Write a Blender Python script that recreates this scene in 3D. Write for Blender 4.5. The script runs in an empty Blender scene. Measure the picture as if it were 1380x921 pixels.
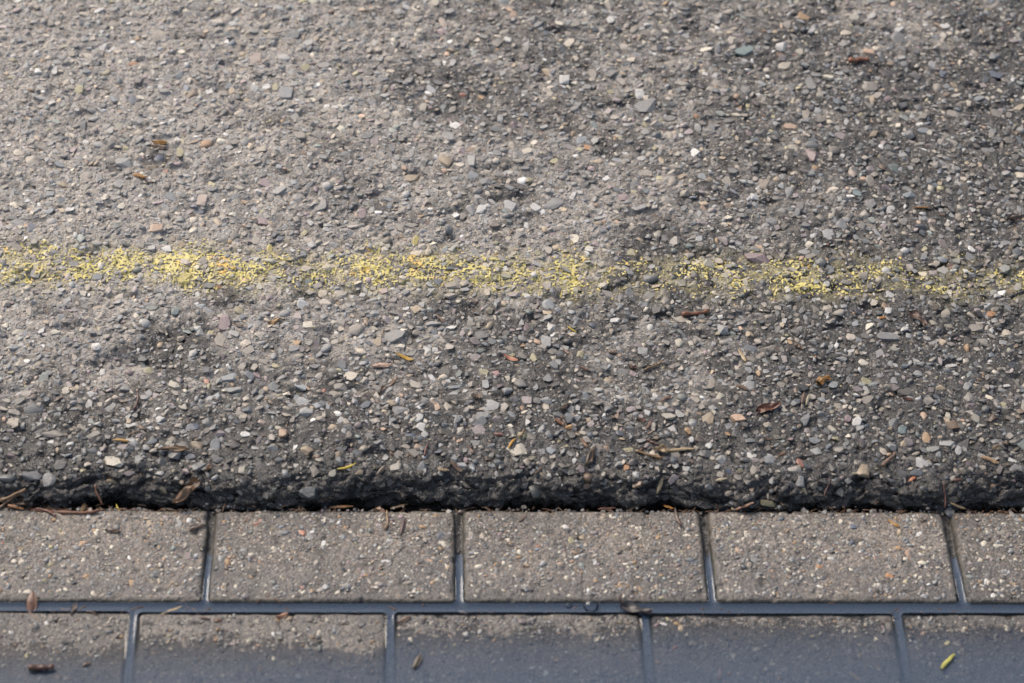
import bpy, bmesh, math, random
import numpy as np
from mathutils import Matrix, Vector

# ------------------------------------------------------------------ camera, sky, sun, exposure
scene = bpy.context.scene
COL = scene.collection
W, H, F = 1380.0, 921.0, 3258.0                       # photograph size, focal length in its pixels (85 mm)
CX, CY, CZ = 0.16894, -1.3516, 1.54906
PITCH, YAW, ROLL = 0.782863, 0.057238, 0.046289
_cp, _sp = math.cos(PITCH), math.sin(PITCH)
FW = np.array([math.sin(YAW)*_cp, math.cos(YAW)*_cp, -_sp])
_r = np.array([math.cos(YAW), -math.sin(YAW), 0.0]); _u = np.cross(_r, FW)
RT = math.cos(ROLL)*_r + math.sin(ROLL)*_u
UP = -math.sin(ROLL)*_r + math.cos(ROLL)*_u
CAM = np.array([CX, CY, CZ])

cam_d = bpy.data.cameras.new('camera'); cam = bpy.data.objects.new('camera', cam_d); COL.objects.link(cam)
cam.matrix_world = Matrix(((RT[0], UP[0], -FW[0], CX), (RT[1], UP[1], -FW[1], CY), (RT[2], UP[2], -FW[2], CZ), (0, 0, 0, 1)))
cam_d.sensor_width = 36.0; cam_d.lens = 36.0*F/W; cam_d.clip_start = 0.05; cam_d.clip_end = 500.0
cam_d.dof.use_dof = True; cam_d.dof.focus_distance = 2.20; cam_d.dof.aperture_fstop = 5.6
scene.camera = cam
scene.render.resolution_x = 1024; scene.render.resolution_y = 683

SUN_EL, SUN_AZ = math.radians(44), math.radians(-43)    # azimuth from +Y (ahead of the camera), negative = to the left
world = bpy.data.worlds.new('World'); scene.world = world; world.use_nodes = True
wn = world.node_tree.nodes; wl = world.node_tree.links
sky = wn.new('ShaderNodeTexSky'); sky.sky_type = 'NISHITA'; sky.sun_disc = False
sky.sun_elevation = SUN_EL; sky.sun_rotation = SUN_AZ; sky.air_density = 1.0; sky.dust_density = 3.0; sky.ozone_density = 1.0
hs = wn.new('ShaderNodeHueSaturation'); hs.inputs['Saturation'].default_value = 0.75
wl.new(sky.outputs[0], hs.inputs['Color']); wl.new(hs.outputs[0], wn['Background'].inputs[0])
wn['Background'].inputs[1].default_value = 0.10
sun_d = bpy.data.lights.new('sun', 'SUN'); sun = bpy.data.objects.new('sun', sun_d); COL.objects.link(sun)
sun_d.energy = 1.5; sun_d.angle = math.radians(34); sun_d.color = (1.0, 0.875, 0.735)
sdir = Vector((math.sin(SUN_AZ)*math.cos(SUN_EL), math.cos(SUN_AZ)*math.cos(SUN_EL), math.sin(SUN_EL)))
sun.rotation_euler = sdir.to_track_quat('Z', 'Y').to_euler()
vs = scene.view_settings; vs.view_transform = 'Standard'; vs.look = 'None'; vs.gamma = 1.0; vs.exposure = 1.08
vs.use_curve_mapping = False

# ------------------------------------------------------------------ numeric helpers
rng = np.random.default_rng(7)
def sstep(a, b, v):
    t = np.clip((v - a)/(b - a), 0, 1); return t*t*(3 - 2*t)
def hash2(ix, iy, seed):
    with np.errstate(over='ignore'):
        h = ix.astype(np.int64).astype(np.uint32)*np.uint32(374761393) + iy.astype(np.int64).astype(np.uint32)*np.uint32(668265263) + np.uint32((seed*2246822519) & 0xffffffff)
        h = (h ^ (h >> np.uint32(13)))*np.uint32(1274126177)
        h = (h ^ (h >> np.uint32(15)))*np.uint32(2654435761)
        return h ^ (h >> np.uint32(16))
def h01(ix, iy, seed): return hash2(ix, iy, seed).astype(np.float64)/4294967295.0
def perlin(x, y, seed):
    x = np.asarray(x, float); y = np.asarray(y, float)
    ix, iy = np.floor(x), np.floor(y); fx, fy = x - ix, y - iy
    def g(dx, dy):
        a = h01(ix + dx, iy + dy, seed)*2*np.pi
        return np.cos(a)*(fx - dx) + np.sin(a)*(fy - dy)
    u = fx*fx*fx*(fx*(fx*6 - 15) + 10); v = fy*fy*fy*(fy*(fy*6 - 15) + 10)
    a = g(0, 0)*(1 - u) + g(1, 0)*u; b = g(0, 1)*(1 - u) + g(1, 1)*u
    return (a*(1 - v) + b*v)*1.5
def facets(x, y, seed):
    """broken-stone noise: every cell a tilted flat facet; returns (height -1..1, cell random 0..1)"""
    x = np.asarray(x, float); y = np.asarray(y, float)
    ix, iy = np.floor(x), np.floor(y)
    best = np.full(x.shape, 9.0); hh = np.zeros(x.shape); rr = np.zeros(x.shape)
    for dx in (-1, 0, 1):
        for dy in (-1, 0, 1):
            jx, jy = ix + dx, iy + dy
            px = jx + h01(jx, jy, seed); py = jy + h01(jx, jy, seed + 1)
            ex, ey = x - px, y - py; d = ex*ex + ey*ey
            m = d < best
            r = h01(jx, jy, seed + 2)
            a = h01(jx, jy, seed + 3)*2*np.pi
            z = (r*2 - 1) + 0.9*(np.cos(a)*ex + np.sin(a)*ey) - 0.8*d
            best = np.where(m, d, best); hh = np.where(m, z, hh); rr = np.where(m, r, rr)
    return hh, rr
def ray(px, py): return FW + RT*((px - W/2)/F) - UP*((py - H/2)/F)
def ground_at(px, py, z=0.018):
    d = ray(px, py); return CAM + d*((z - CZ)/d[2])
def to_pixel(x, y, z):
    dx, dy, dz = x - CX, y - CY, z - CZ
    w = dx*FW[0] + dy*FW[1] + dz*FW[2]
    return W/2 + F*(dx*RT[0] + dy*RT[1] + dz*RT[2])/w, H/2 - F*(dx*UP[0] + dy*UP[1] + dz*UP[2])/w

# ------------------------------------------------------------------ object helpers
def new_mesh(name, verts, faces, smooth=True, col=None):
    me = bpy.data.meshes.new(name)
    verts = np.asarray(verts, np.float32); faces = np.asarray(faces, np.int32)
    n = faces.shape[1]
    me.vertices.add(len(verts)); me.vertices.foreach_set('co', verts.ravel())
    me.loops.add(faces.size); me.loops.foreach_set('vertex_index', faces.ravel())
    me.polygons.add(len(faces))
    me.polygons.foreach_set('loop_start', np.arange(0, faces.size, n, dtype=np.int32))
    me.polygons.foreach_set('use_smooth', np.broadcast_to(np.asarray(smooth, bool), (len(faces),)).copy())
    if col is not None:
        at = me.color_attributes.new('tone', 'FLOAT_COLOR', 'POINT')
        at.data.foreach_set('color', np.asarray(col, np.float32).ravel())
    me.update(calc_edges=True); me.validate()
    return me
def link(name, me, mat, parent=None):
    o = bpy.data.objects.new(name, me); COL.objects.link(o)
    if mat and not me.materials: me.materials.append(mat)
    if parent: o.parent = parent
    return o
def grid_faces(nx, ny):
    i = np.arange(nx - 1)[None, :] + np.arange(ny - 1)[:, None]*nx
    return np.stack([i, i + 1, i + 1 + nx, i + nx], -1).reshape(-1, 4)

# ------------------------------------------------------------------ materials
class NT:
    def __init__(s, name):
        s.m = bpy.data.materials.new(name); s.m.use_nodes = True
        s.t = s.m.node_tree; s.b = s.t.nodes['Principled BSDF']; s.out = s.t.nodes['Material Output']
        s.tc = s.t.nodes.new('ShaderNodeTexCoord').outputs['Object']
    def n(s, ty, **kw):
        nd = s.t.nodes.new(ty)
        for k, v in kw.items():
            if k.startswith('_'): setattr(nd, k[1:], v)
            else: s.set(nd.inputs[k.replace('__', ' ')], v)
        return nd
    def set(s, sock, v):
        if hasattr(v, 'is_output'): s.t.links.new(v, sock)
        else: sock.default_value = v
    def noise(s, scale, detail=4, rough=.6, vec=None):
        return s.n('ShaderNodeTexNoise', Vector=vec or s.tc, Scale=scale, Detail=detail, Roughness=rough).outputs['Fac']
    def ramp(s, fac, a, b, lo=0.0, hi=1.0):
        return s.n('ShaderNodeMapRange', Value=fac, From__Min=a, From__Max=b, To__Min=lo, To__Max=hi).outputs[0]
    def math(s, op, a, b=0.0):
        nd = s.t.nodes.new('ShaderNodeMath'); nd.operation = op
        s.set(nd.inputs[0], a); s.set(nd.inputs[1], b); return nd.outputs[0]
    def mix(s, fac, a, b, blend='MIX'):
        nd = s.t.nodes.new('ShaderNodeMix'); nd.data_type = 'RGBA'; nd.blend_type = blend
        s.set(nd.inputs[0], fac)
        for i, v in ((6, a), (7, b)):
            s.set(nd.inputs[i], v if hasattr(v, 'is_output') else (v[0], v[1], v[2], 1))
        return nd.outputs[2]
    def bump(s, h, strength, dist, normal=None):
        nd = s.n('ShaderNodeBump', Strength=strength, Distance=dist, Height=h)
        if normal: s.t.links.new(normal, nd.inputs['Normal'])
        return nd.outputs[0]
    def p(s, **kw):
        for k, v in kw.items(): s.set(s.b.inputs[k.replace('__', ' ')], v)
        return s.m

DRY = (0.285, 0.260, 0.232); WET = (0.026, 0.023, 0.0205)
def make_matrix_material():
    t = NT('asphalt_mortar')
    at = t.n('ShaderNodeAttribute', _attribute_name='tone')
    dry = at.outputs['Alpha']; col = at.outputs['Color']
    v = t.n('ShaderNodeTexVoronoi', Vector=t.tc, Scale=620.0)
    sp = t.n('ShaderNodeSeparateColor', Color=v.outputs['Color'])
    grain = t.ramp(sp.outputs[0], 0, 1, 0.62, 1.38)
    c = t.mix(1.0, col, t.n('ShaderNodeCombineColor', Red=grain, Green=grain, Blue=grain).outputs[0], 'MULTIPLY')
    speck = t.math('MULTIPLY', t.math('GREATER_THAN', sp.outputs[1], 0.90), t.math('LESS_THAN', v.outputs['Distance'], 0.42))
    c = t.mix(t.math('MULTIPLY', speck, t.ramp(dry, 0, .5, .25, .8)), c, (0.46, 0.42, 0.36))
    dk = t.math('MULTIPLY', t.math('GREATER_THAN', sp.outputs[2], 0.90), t.math('LESS_THAN', v.outputs['Distance'], 0.45))
    c = t.mix(t.math('MULTIPLY', dk, .7), c, (0.035, 0.034, 0.036))
    n1 = t.noise(900, 3); n2 = t.noise(2400, 2)
    h = t.math('ADD', t.math('MULTIPLY', n1, .7), t.math('ADD', t.math('MULTIPLY', n2, .3), t.math('MULTIPLY', v.outputs['Distance'], -.5)))
    return t.p(Base__Color=c, Roughness=t.math('ADD', t.ramp(dry, 0, .6, .24, .74), t.ramp(n1, .3, .7, -.1, .1)),
               Specular__IOR__Level=.5, Normal=t.bump(h, .9, .0011))
def make_stone_material(name, source):
    t = NT(name)
    if source == 'attribute':
        at = t.n('ShaderNodeAttribute', _attribute_name='tone'); col, dry = at.outputs['Color'], at.outputs['Alpha']
        vec = t.tc
    else:
        oi = t.n('ShaderNodeObjectInfo'); col, dry = oi.outputs['Color'], oi.outputs['Alpha']
        vec = t.n('ShaderNodeNewGeometry').outputs['Position']
    n1 = t.noise(380, 4, .65, vec); n2 = t.noise(1500, 3, .6, vec)
    g = t.math('ADD', t.ramp(n1, .25, .75, .72, 1.22), t.ramp(n2, .3, .7, -.16, .16))
    c = t.mix(1.0, col, t.n('ShaderNodeCombineColor', Red=g, Green=g, Blue=g).outputs[0], 'MULTIPLY')
    dust = t.math('MULTIPLY', t.ramp(t.noise(240, 3, .6, vec), .46, .64), t.ramp(dry, .2, .9, 0, .45))
    c = t.mix(dust, c, DRY)
    return t.p(Base__Color=c, Roughness=t.math('ADD', t.ramp(dry, 0, .7, .34, .62), t.ramp(n1, .3, .7, -.1, .12)),
               Specular__IOR__Level=.5, Normal=t.bump(t.math('ADD', n1, t.math('MULTIPLY', n2, .5)), .55, .0008))
M_MATRIX = make_matrix_material()
M_STONE = make_stone_material('asphalt_aggregate', 'attribute')
M_STONE1 = make_stone_material('single_stone', 'object')

def make_far_asphalt():
    t = NT('asphalt_far')
    xyz = t.n('ShaderNodeSeparateXYZ', Vector=t.tc)
    v = t.n('ShaderNodeTexVoronoi', Vector=t.tc, Scale=135.0); v2 = t.n('ShaderNodeTexVoronoi', Vector=t.tc, Scale=330.0)
    sp = t.n('ShaderNodeSeparateColor', Color=v.outputs['Color']); sp2 = t.n('ShaderNodeSeparateColor', Color=v2.outputs['Color'])
    damp = t.math('ADD', t.ramp(t.noise(9, 5), .35, .65, -.35, .35), t.ramp(xyz.outputs[0], -.3, .9, .1, .75))
    damp = t.ramp(damp, 0, 1)
    mort = t.mix(damp, (.22, .20, .18), (.035, .031, .028))
    def stones(sp_, d, c):
        g = t.math('MULTIPLY', t.ramp(sp_.outputs[0], 0, 1, .12, .42), t.ramp(damp, 0, 1, .9, .64))
        st = t.n('ShaderNodeCombineColor', Red=g, Green=t.math('MULTIPLY', g, .94), Blue=t.math('MULTIPLY', g, .86)).outputs[0]
        m = t.math('MULTIPLY', t.math('LESS_THAN', d, .52), t.math('GREATER_THAN', sp_.outputs[1], .15))
        return t.mix(m, c, st), m
    c, m2 = stones(sp2, v2.outputs['Distance'], mort)
    c, m1 = stones(sp, v.outputs['Distance'], c)
    w = t.math('ABSOLUTE', t.math('SUBTRACT', xyz.outputs[1], t.math('ADD', t.math('MULTIPLY', xyz.outputs[0], LINE_SLOPE), LINE_Y)))
    pm = t.math('MULTIPLY', t.math('LESS_THAN', w, .028), t.math('GREATER_THAN', t.noise(330, 3), .55))
    c = t.mix(pm, c, (.57, .475, .115))
    h = t.math('ADD', t.math('MULTIPLY', m1, 1.0), t.math('ADD', t.math('MULTIPLY', m2, .5), t.noise(500, 3)))
    return t.p(Base__Color=c, Roughness=t.ramp(damp, 0, 1, .7, .35), Normal=t.bump(h, 1.0, .005))
_la, _lb = ground_at(-60, 352, .0155), ground_at(1440, 378, .0155)
LINE_SLOPE = (_lb[1] - _la[1])/(_lb[0] - _la[0]); LINE_Y = _la[1] - LINE_SLOPE*_la[0]
M_FAR = make_far_asphalt()

def make_brick_material():
    t = NT('concrete_paver')
    at = t.n('ShaderNodeAttribute', _attribute_name='tone')
    sp0 = t.n('ShaderNodeSeparateColor', Color=at.outputs['Color']); grime_shade = sp0.outputs[0]; dampA = sp0.outputs[1]
    pos = t.n('ShaderNodeNewGeometry').outputs['Position']
    big = t.noise(14, 4, .6, pos)
    rnd = t.ramp(t.n('ShaderNodeObjectInfo').outputs['Random'], 0, 1, .76, 1.16)
    c = t.mix(t.ramp(t.math('ADD', t.math('MULTIPLY', big, .6), t.math('MULTIPLY', t.noise(60, 4, .65, pos), .4)), .42, .58), (.196, .168, .140), (.128, .113, .098))
    v = t.n('ShaderNodeTexVoronoi', Vector=pos, Scale=560.0)
    sp = t.n('ShaderNodeSeparateColor', Color=v.outputs['Color'])
    g = t.math('MULTIPLY', rnd, t.ramp(sp.outputs[0], 0, 1, .45, 1.5))
    c = t.mix(1.0, c, t.n('ShaderNodeCombineColor', Red=g, Green=g, Blue=g).outputs[0], 'MULTIPLY')
    inside = t.math('LESS_THAN', v.outputs['Distance'], .44)
    c = t.mix(t.math('MULTIPLY', t.math('MULTIPLY', t.math('GREATER_THAN', sp.outputs[1], .90), inside), .75), c, (.50, .45, .37))
    c = t.mix(t.math('MULTIPLY', t.math('MULTIPLY', t.math('GREATER_THAN', sp.outputs[2], .93), inside), .6), c, (.36, .19, .10))
    c = t.mix(t.math('MULTIPLY', t.math('MULTIPLY', t.math('LESS_THAN', sp.outputs[2], .09), inside), .7), c, (.055, .055, .06))
    c = t.mix(t.math('MULTIPLY', dampA, .74), c, (.056, .052, .051))
    c = t.mix(t.math('MULTIPLY', grime_shade, t.ramp(t.noise(260, 3, .6, pos), .2, .6, .55, 1)), c, (.026, .023, .015))
    n1 = t.noise(750, 3, .6, pos); n2 = t.noise(2200, 2, .6, pos)
    h = t.math('ADD', t.math('ADD', n1, t.math('MULTIPLY', n2, .35)), t.math('MULTIPLY', v.outputs['Distance'], -.5))
    return t.p(Base__Color=c, Roughness=t.math('ADD', t.ramp(dampA, 0, 1, .62, .24), t.ramp(n1, .3, .7, -.1, .1)), Normal=t.bump(h, .8, .0010))
M_BRICK = make_brick_material()

def make_bed_material():
    t = NT('wet_joint_silt')
    n = t.noise(420, 4)
    c = t.mix(t.ramp(n, .35, .65), (.014, .013, .012), (.058, .052, .046))
    return t.p(Base__Color=c, Roughness=t.ramp(t.noise(160, 3), .35, .65, .12, .5), Normal=t.bump(n, .8, .002))
M_BED = make_bed_material()

def make_water():
    t = NT('gutter_water')
    t.t.nodes.remove(t.b)
    tr = t.n('ShaderNodeBsdfTransparent', Color=(.90, .92, .94, 1))
    silt_sky = t.n('ShaderNodeBsdfDiffuse', Color=(.138, .190, .272, 1))  # blue of the silt with the sky's reflection painted in
    at = t.n('ShaderNodeAttribute', _attribute_name='tone')      # red channel: share of that silt and sky blue, growing with depth
    mx = t.n('ShaderNodeMixShader', Fac=t.n('ShaderNodeSeparateColor', Color=at.outputs['Color']).outputs[0]); t.t.links.new(tr.outputs[0], mx.inputs[1]); t.t.links.new(silt_sky.outputs[0], mx.inputs[2])
    b = t.bump(t.noise(28, 2, .5), .25, .0015)
    gl = t.n('ShaderNodeBsdfAnisotropic', Color=(1, 1, 1, 1), Roughness=.06, Normal=b)
    fr = t.n('ShaderNodeFresnel', IOR=1.333, Normal=b)
    m2 = t.n('ShaderNodeMixShader', Fac=fr.outputs[0]); t.t.links.new(mx.outputs[0], m2.inputs[1]); t.t.links.new(gl.outputs[0], m2.inputs[2])
    t.t.links.new(m2.outputs[0], t.out.inputs['Surface'])
    return t.m
M_WATER = make_water()

def make_paint():
    t = NT('worn_yellow_paint')
    n = t.noise(330, 3); o = t.noise(35, 3)
    c = t.mix(t.ramp(n, .35, .65), (.57, .475, .115), (.47, .40, .16))
    c = t.mix(t.ramp(o, .60, .68, 0, .8), c, (.66, .38, .07))
    c = t.mix(t.ramp(t.noise(900, 2), .52, .68, 0, .5), c, (.30, .26, .17))
    return t.p(Base__Color=c, Roughness=.5, Normal=t.bump(t.noise(1200, 2), .5, .0006))
M_PAINT = make_paint()

_litter = {}
def litter_mat(col, dark=.35, rough=.42):
    k = (tuple(col), dark)
    if k in _litter: return _litter[k]
    t = NT('plant_litter')
    mp = t.n('ShaderNodeMapping', Vector=t.tc, Scale=(60, 700, 700))
    st = t.n('ShaderNodeTexNoise', Vector=mp.outputs[0], Scale=1.0, Detail=4.0, Roughness=.7).outputs['Fac']
    d = tuple(x*dark for x in col)
    c = t.mix(t.ramp(st, .34, .62), d, col)
    c = t.mix(t.ramp(t.noise(260, 3), .55, .72, 0, .55), c, tuple(x*.3 for x in col))
    t.p(Base__Color=c, Roughness=rough, Normal=t.bump(st, .6, .0006))
    _litter[k] = t.m
    return t.m

# ------------------------------------------------------------------ road: bituminous mortar sheet with broken edge
X0, X1, Y1 = -0.42, 0.98, 0.84
XV0, XV1, YV = -0.30, 0.86, 0.755
STEP = 0.00135
xs = np.concatenate([np.arange(X0, XV0, .0035), np.arange(XV0, XV1, STEP), np.arange(XV1, X1, .0035), [X1]])
ZR = 0.0155
ys = [.034]
while ys[-1] < YV: ys.append(ys[-1] + STEP*(1.0 + .25*ys[-1]))
while ys[-1] < Y1 - .004: ys.append(ys[-1] + .0035)
ys[-1] = Y1
# cross-section of the edge, from the bed up to the road surface
prof = np.array([(.012, -.024), (.008, -.012), (.0050, -.003), (.0065, .0040), (.0115, .0090), (.019, .0132), (.028, .0148), (.034, ZR)])
seg = np.r_[0, np.cumsum(np.hypot(*np.diff(prof, axis=0).T))]
sv = np.arange(0, seg[-1], .0010)
py_, pz_ = np.interp(sv, seg, prof[:, 0]), np.interp(sv, seg, prof[:, 1])
k = np.array([1, 4, 6, 4, 1])/16
py_[2:-2] = np.convolve(py_, k, 'valid'); pz_[2:-2] = np.convolve(pz_, k, 'valid')
LY = np.r_[py_, ys[1:]]; LZ = np.r_[pz_, np.full(len(ys) - 1, ZR)]
dy_, dz_ = np.gradient(LY), np.gradient(LZ); ln = np.hypot(dy_, dz_)
NY, NZ = -dz_/ln, dy_/ln
LS = np.r_[sv - seg[-1], np.array(ys[1:]) - ys[0]]        # arc length, 0 where the flat begins, negative down the edge
gx, gs = np.meshgrid(xs, LS); gy = np.meshgrid(xs, LY)[1]; gz = np.meshgrid(xs, LZ)[1]
gny, gnz = np.meshgrid(xs, NY)[1], np.meshgrid(xs, NZ)[1]
edge = 1 - sstep(-.018, .006, gs)                          # 1 on the broken edge, 0 on the flat
fade = sstep(X0, X0 + .05, gx)*(1 - sstep(X1 - .05, X1, gx))*(1 - sstep(Y1 - .05, Y1, gs + .034))
PITS = [(575, 95, 40, 2.6), (640, 135, 36, 2.6), (590, 150, 26, 2.4), (840, 320, 34, 2.6), (905, 345, 30, 2.4), (820, 285, 26, 2.2), (330, 400, 26, 2.6), (215, 460, 30, 2.8), (160, 490, 22, 2.4), (470, 270, 26, 2.2), (520, 250, 24, 2.2), (690, 300, 26, 2.4), (1120, 30, 26, 2.0), (980, 160, 26, 2.2), (1180, 300, 30, 2.0), (620, 420, 26, 2.2), (100, 560, 26, 2.2), (420, 90, 18, 2.2), (250, 150, 16, 2.0), (30, 230, 18, 2.0), (600, 118, 34, 3.6), (312, 60, 20, 3.0), (860, 345, 26, 3.0), (880, 375, 24, 2.5), (190, 478, 34, 3.6), (235, 470, 20, 2.4), (212, 203, 22, 3.2),
        (445, 385, 30, 2.2), (75, 92, 18, 2.5), (285, 575, 34, 1.8), (700, 262, 24, 3.2), (735, 290, 26, 2.6), (1010, 245, 24, 2.4), (555, 235, 26, 2.4),
        (265, 285, 18, 2.4), (30, 505, 24, 2.6), (300, 412, 16, 3.0), (770, 365, 26, 2.0), (880, 290, 22, 2.6), (150, 85, 18, 2.2), (1320, 610, 30, 2.2),
        (500, 60, 20, 2.2), (625, 290, 22, 2.4), (1290, 560, 24, 1.6), (1045, 600, 30, 1.8), (355, 262, 18, 2.2), (830, 30, 30, 2.4), (1360, 40, 24, 2.0)]
def pits(x, y):
    z = np.zeros(np.shape(x))
    for (a, b, r, d) in PITS:
        p = ground_at(a, b); rr = r/1480.0
        q = ((x - p[0])/rr)**2 + ((y - p[1])/(rr*.9))**2
        z -= d*np.exp(-q*(1 + .8*perlin(x*60, y*60, 31)))
    return z
fh, fr_ = facets(gx/.0046, gs/.0046, 40)
fh2, fr2 = facets(gx/.0022, gs/.0022, 50)
flat_mm = (1.7*perlin(gx/.13, gs/.13, 1) + 1.1*perlin(gx/.045, gs/.045, 2) + .55*perlin(gx/.017, gs/.017, 3)
           + .60*fh*sstep(-.5, .5, perlin(gx/.03, gs/.03, 8) + .25) + .26*fh2 + .35*perlin(gx/.006, gs/.006, 4)
           - 3.3*sstep(.22, .75, perlin(gx/.026, gs/.020, 5)) - 2.2*sstep(.22, .75, perlin(gx/.011, gs/.009, 6)) + pits(gx, gy))
ch, cr = facets(gx/.020 + .35*perlin(gx/.01, gs/.01, 61), gs/.011, 60)
ch2, cr2 = facets(gx/.0065, gs/.005, 70)
edge_mm = 4.0*ch + 1.7*ch2 + .35*fh2 + 1.5*perlin(gx/.03, gs/.02, 9) - .5
disp = (flat_mm*(1 - edge) + edge_mm*edge)*fade*.001
rag = (.0098*perlin(xs/.085, xs*0 + 3.3, 12) + -.0060*perlin(xs/.034, xs*0 + 7.7, 13) + .0018*perlin(xs/.011, xs*0 + 1.7, 14) + .001)[None, :]*(1 - sstep(.0, .09, gs))
PX = gx + 0*gs
PY = gy + gny*disp + rag
PZ = gz + gnz*disp
PY = np.where(gz < .016, np.maximum(PY, .0008 + 0*PY), PY)

# dampness of the road, read off the photograph by eye: dry and dusty at the left, damp at the right and along the edge
DX = np.array([0, 230, 460, 690, 920, 1150, 1380.]); DYv = np.array([0, 100, 200, 300, 355, 420, 480, 540, 590, 622, 650.])
DM = np.array([[.92, .92, .88, .62, .55, .52, .45], [1, .95, .85, .58, .60, .42, .36], [1, .95, .80, .68, .62, .42, .36], [.95, .92, .76, .70, .55, .42, .34],
               [.95, .95, .84, .74, .52, .46, .34], [.92, .82, .66, .52, .42, .36, .30], [.84, .72, .66, .48, .44, .33, .32], [.66, .54, .42, .33, .48, .25, .27],
               [.38, .30, .22, .20, .20, .15, .15], [.20, .14, .10, .10, .10, .07, .07], [.04, .04, .03, .03, .03, .02, .02]])
def dryness(x, y, z):
    px, py = to_pixel(x, y, z)
    px = np.clip(px, 0, 1379.9); py = np.clip(py, 0, 649.9)
    i = np.clip(np.searchsorted(DX, px, 'right') - 1, 0, 5); j = np.clip(np.searchsorted(DYv, py, 'right') - 1, 0, 9)
    u = (px - DX[i])/(DX[i + 1] - DX[i]); v = (py - DYv[j])/(DYv[j + 1] - DYv[j])
    d = (DM[j, i]*(1 - u) + DM[j, i + 1]*u)*(1 - v) + (DM[j + 1, i]*(1 - u) + DM[j + 1, i + 1]*u)*v
    n = perlin(x/.10, y/.08, 21)*.20 + perlin(x/.04, y/.034, 22)*.24 + perlin(x/.016, y/.013, 23)*.26 + perlin(x/.007, y/.006, 24)*.16
    for (a, b, r, s) in ((940, 530, 60, .35), (760, 275, 70, .22), (190, 500, 60, .2), (530, 420, 50, .15), (700, 400, 60, .12), (1230, 25, 70, .3), (870, 250, 50, .2),
                         (590, 110, 60, -.30), (640, 150, 45, -.24), (500, 255, 45, -.3), (215, 465, 50, -.4), (420, 380, 40, -.3), (310, 400, 30, -.35), (760, 60, 50, -.2), (980, 170, 60, -.2), (620, 420, 50, -.2), (100, 570, 50, -.25), (860, 350, 45, -.38), (880, 300, 40, -.25), (330, 395, 40, -.15), (210, 205, 26, -.5), (250, 470, 45, -.35), (700, 265, 40, -.3)):  # negative spots lie mostly on the hollows of PITS and darken them
        p = ground_at(a, b); n = n + s*np.exp(-((x - p[0])**2 + (y - p[1])**2)/(r/1450.)**2)
    d = d - .10*sstep(.75, .35, d)*sstep(0, .12, d)
    return np.clip(d + n*(.35 + .65*sstep(0, .3, d)), 0, 1)
dry = dryness(PX, PY, PZ)
dry = dry*(1 - .93*(1 - sstep(-.018, .010, gs)))
la, lb = ground_at(-60, 352), ground_at(1440, 378)
LSL = (lb[1] - la[1])/(lb[0] - la[0])
AMX = [0, 60, 120, 170, 230, 300, 350, 400, 450, 500, 560, 620, 680, 760, 810, 850, 900, 960, 1040, 1110, 1170, 1220, 1270, 1310, 1345, 1380]
AMV = [.8, .9, .7, .85, .95, .9, .7, .5, .75, .9, .75, .85, .75, .8, .55, .3, .55, .5, .68, .66, .48, .52, .36, .34, .55, .5]
def paint_band(x, y):
    w = y - (la[1] + LSL*(x - la[0]))
    cross = np.exp(-(np.abs(w + .005*perlin(x/.11, x*0, 83))/(.0300 + .007*perlin(x/.05, w*0 + 2, 84)))**3.0)
    return cross, np.interp(to_pixel(x, y, ZR)[0], AMX, AMV)
def residue(x, y):
    c, a = paint_band(x, y); return .72*c*a*sstep(-.35, .35, perlin(x/.016, y/.016, 86))
RES = np.array([.44, .375, .175])
dd = sstep(.22, 1.0, dry)[..., None]
mcol = np.array(WET)*(1 - dd) + np.array(DRY)*dd
tint = (.80 + .40*fr_)[..., None]*(np.array([1, 1, 1]) + (fr2[..., None] - .5)*np.array([.16, .02, -.14]))
mcol = mcol*tint*(.9 + .2*fr2[..., None])
rs_ = residue(PX, PY)[..., None]; mcol = mcol*(1 - rs_) + RES*rs_
road_v = np.stack([PX, PY, PZ], -1).reshape(-1, 3)
road_me = new_mesh('road', road_v, grid_faces(len(xs), len(LS)), True, np.concatenate([mcol, dry[..., None]], -1).reshape(-1, 4))
road = link('road', road_me, M_MATRIX); road['kind'] = 'structure'
road['label'] = 'worn coarse asphalt road surface with a broken dark edge along the gutter'; road['category'] = 'road'
NXg, NSg = len(xs), len(LS)
def surf(x, s):
    """point and dryness of the mortar sheet at (x, arc length s)"""
    fx = np.clip(np.interp(x, xs, np.arange(NXg)), 0, NXg - 1.001); fs = np.clip(np.interp(s, LS, np.arange(NSg)), 0, NSg - 1.001)
    i, j = fx.astype(int), fs.astype(int); u, v = (fx - i), (fs - j)
    def b(A): return (A[j, i]*(1 - u) + A[j, i + 1]*u)*(1 - v) + (A[j + 1, i]*(1 - u) + A[j + 1, i + 1]*u)*v
    return b(PX), b(PY), b(PZ), b(dry), np.interp(s, LS, NY), np.interp(s, LS, NZ)

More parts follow.
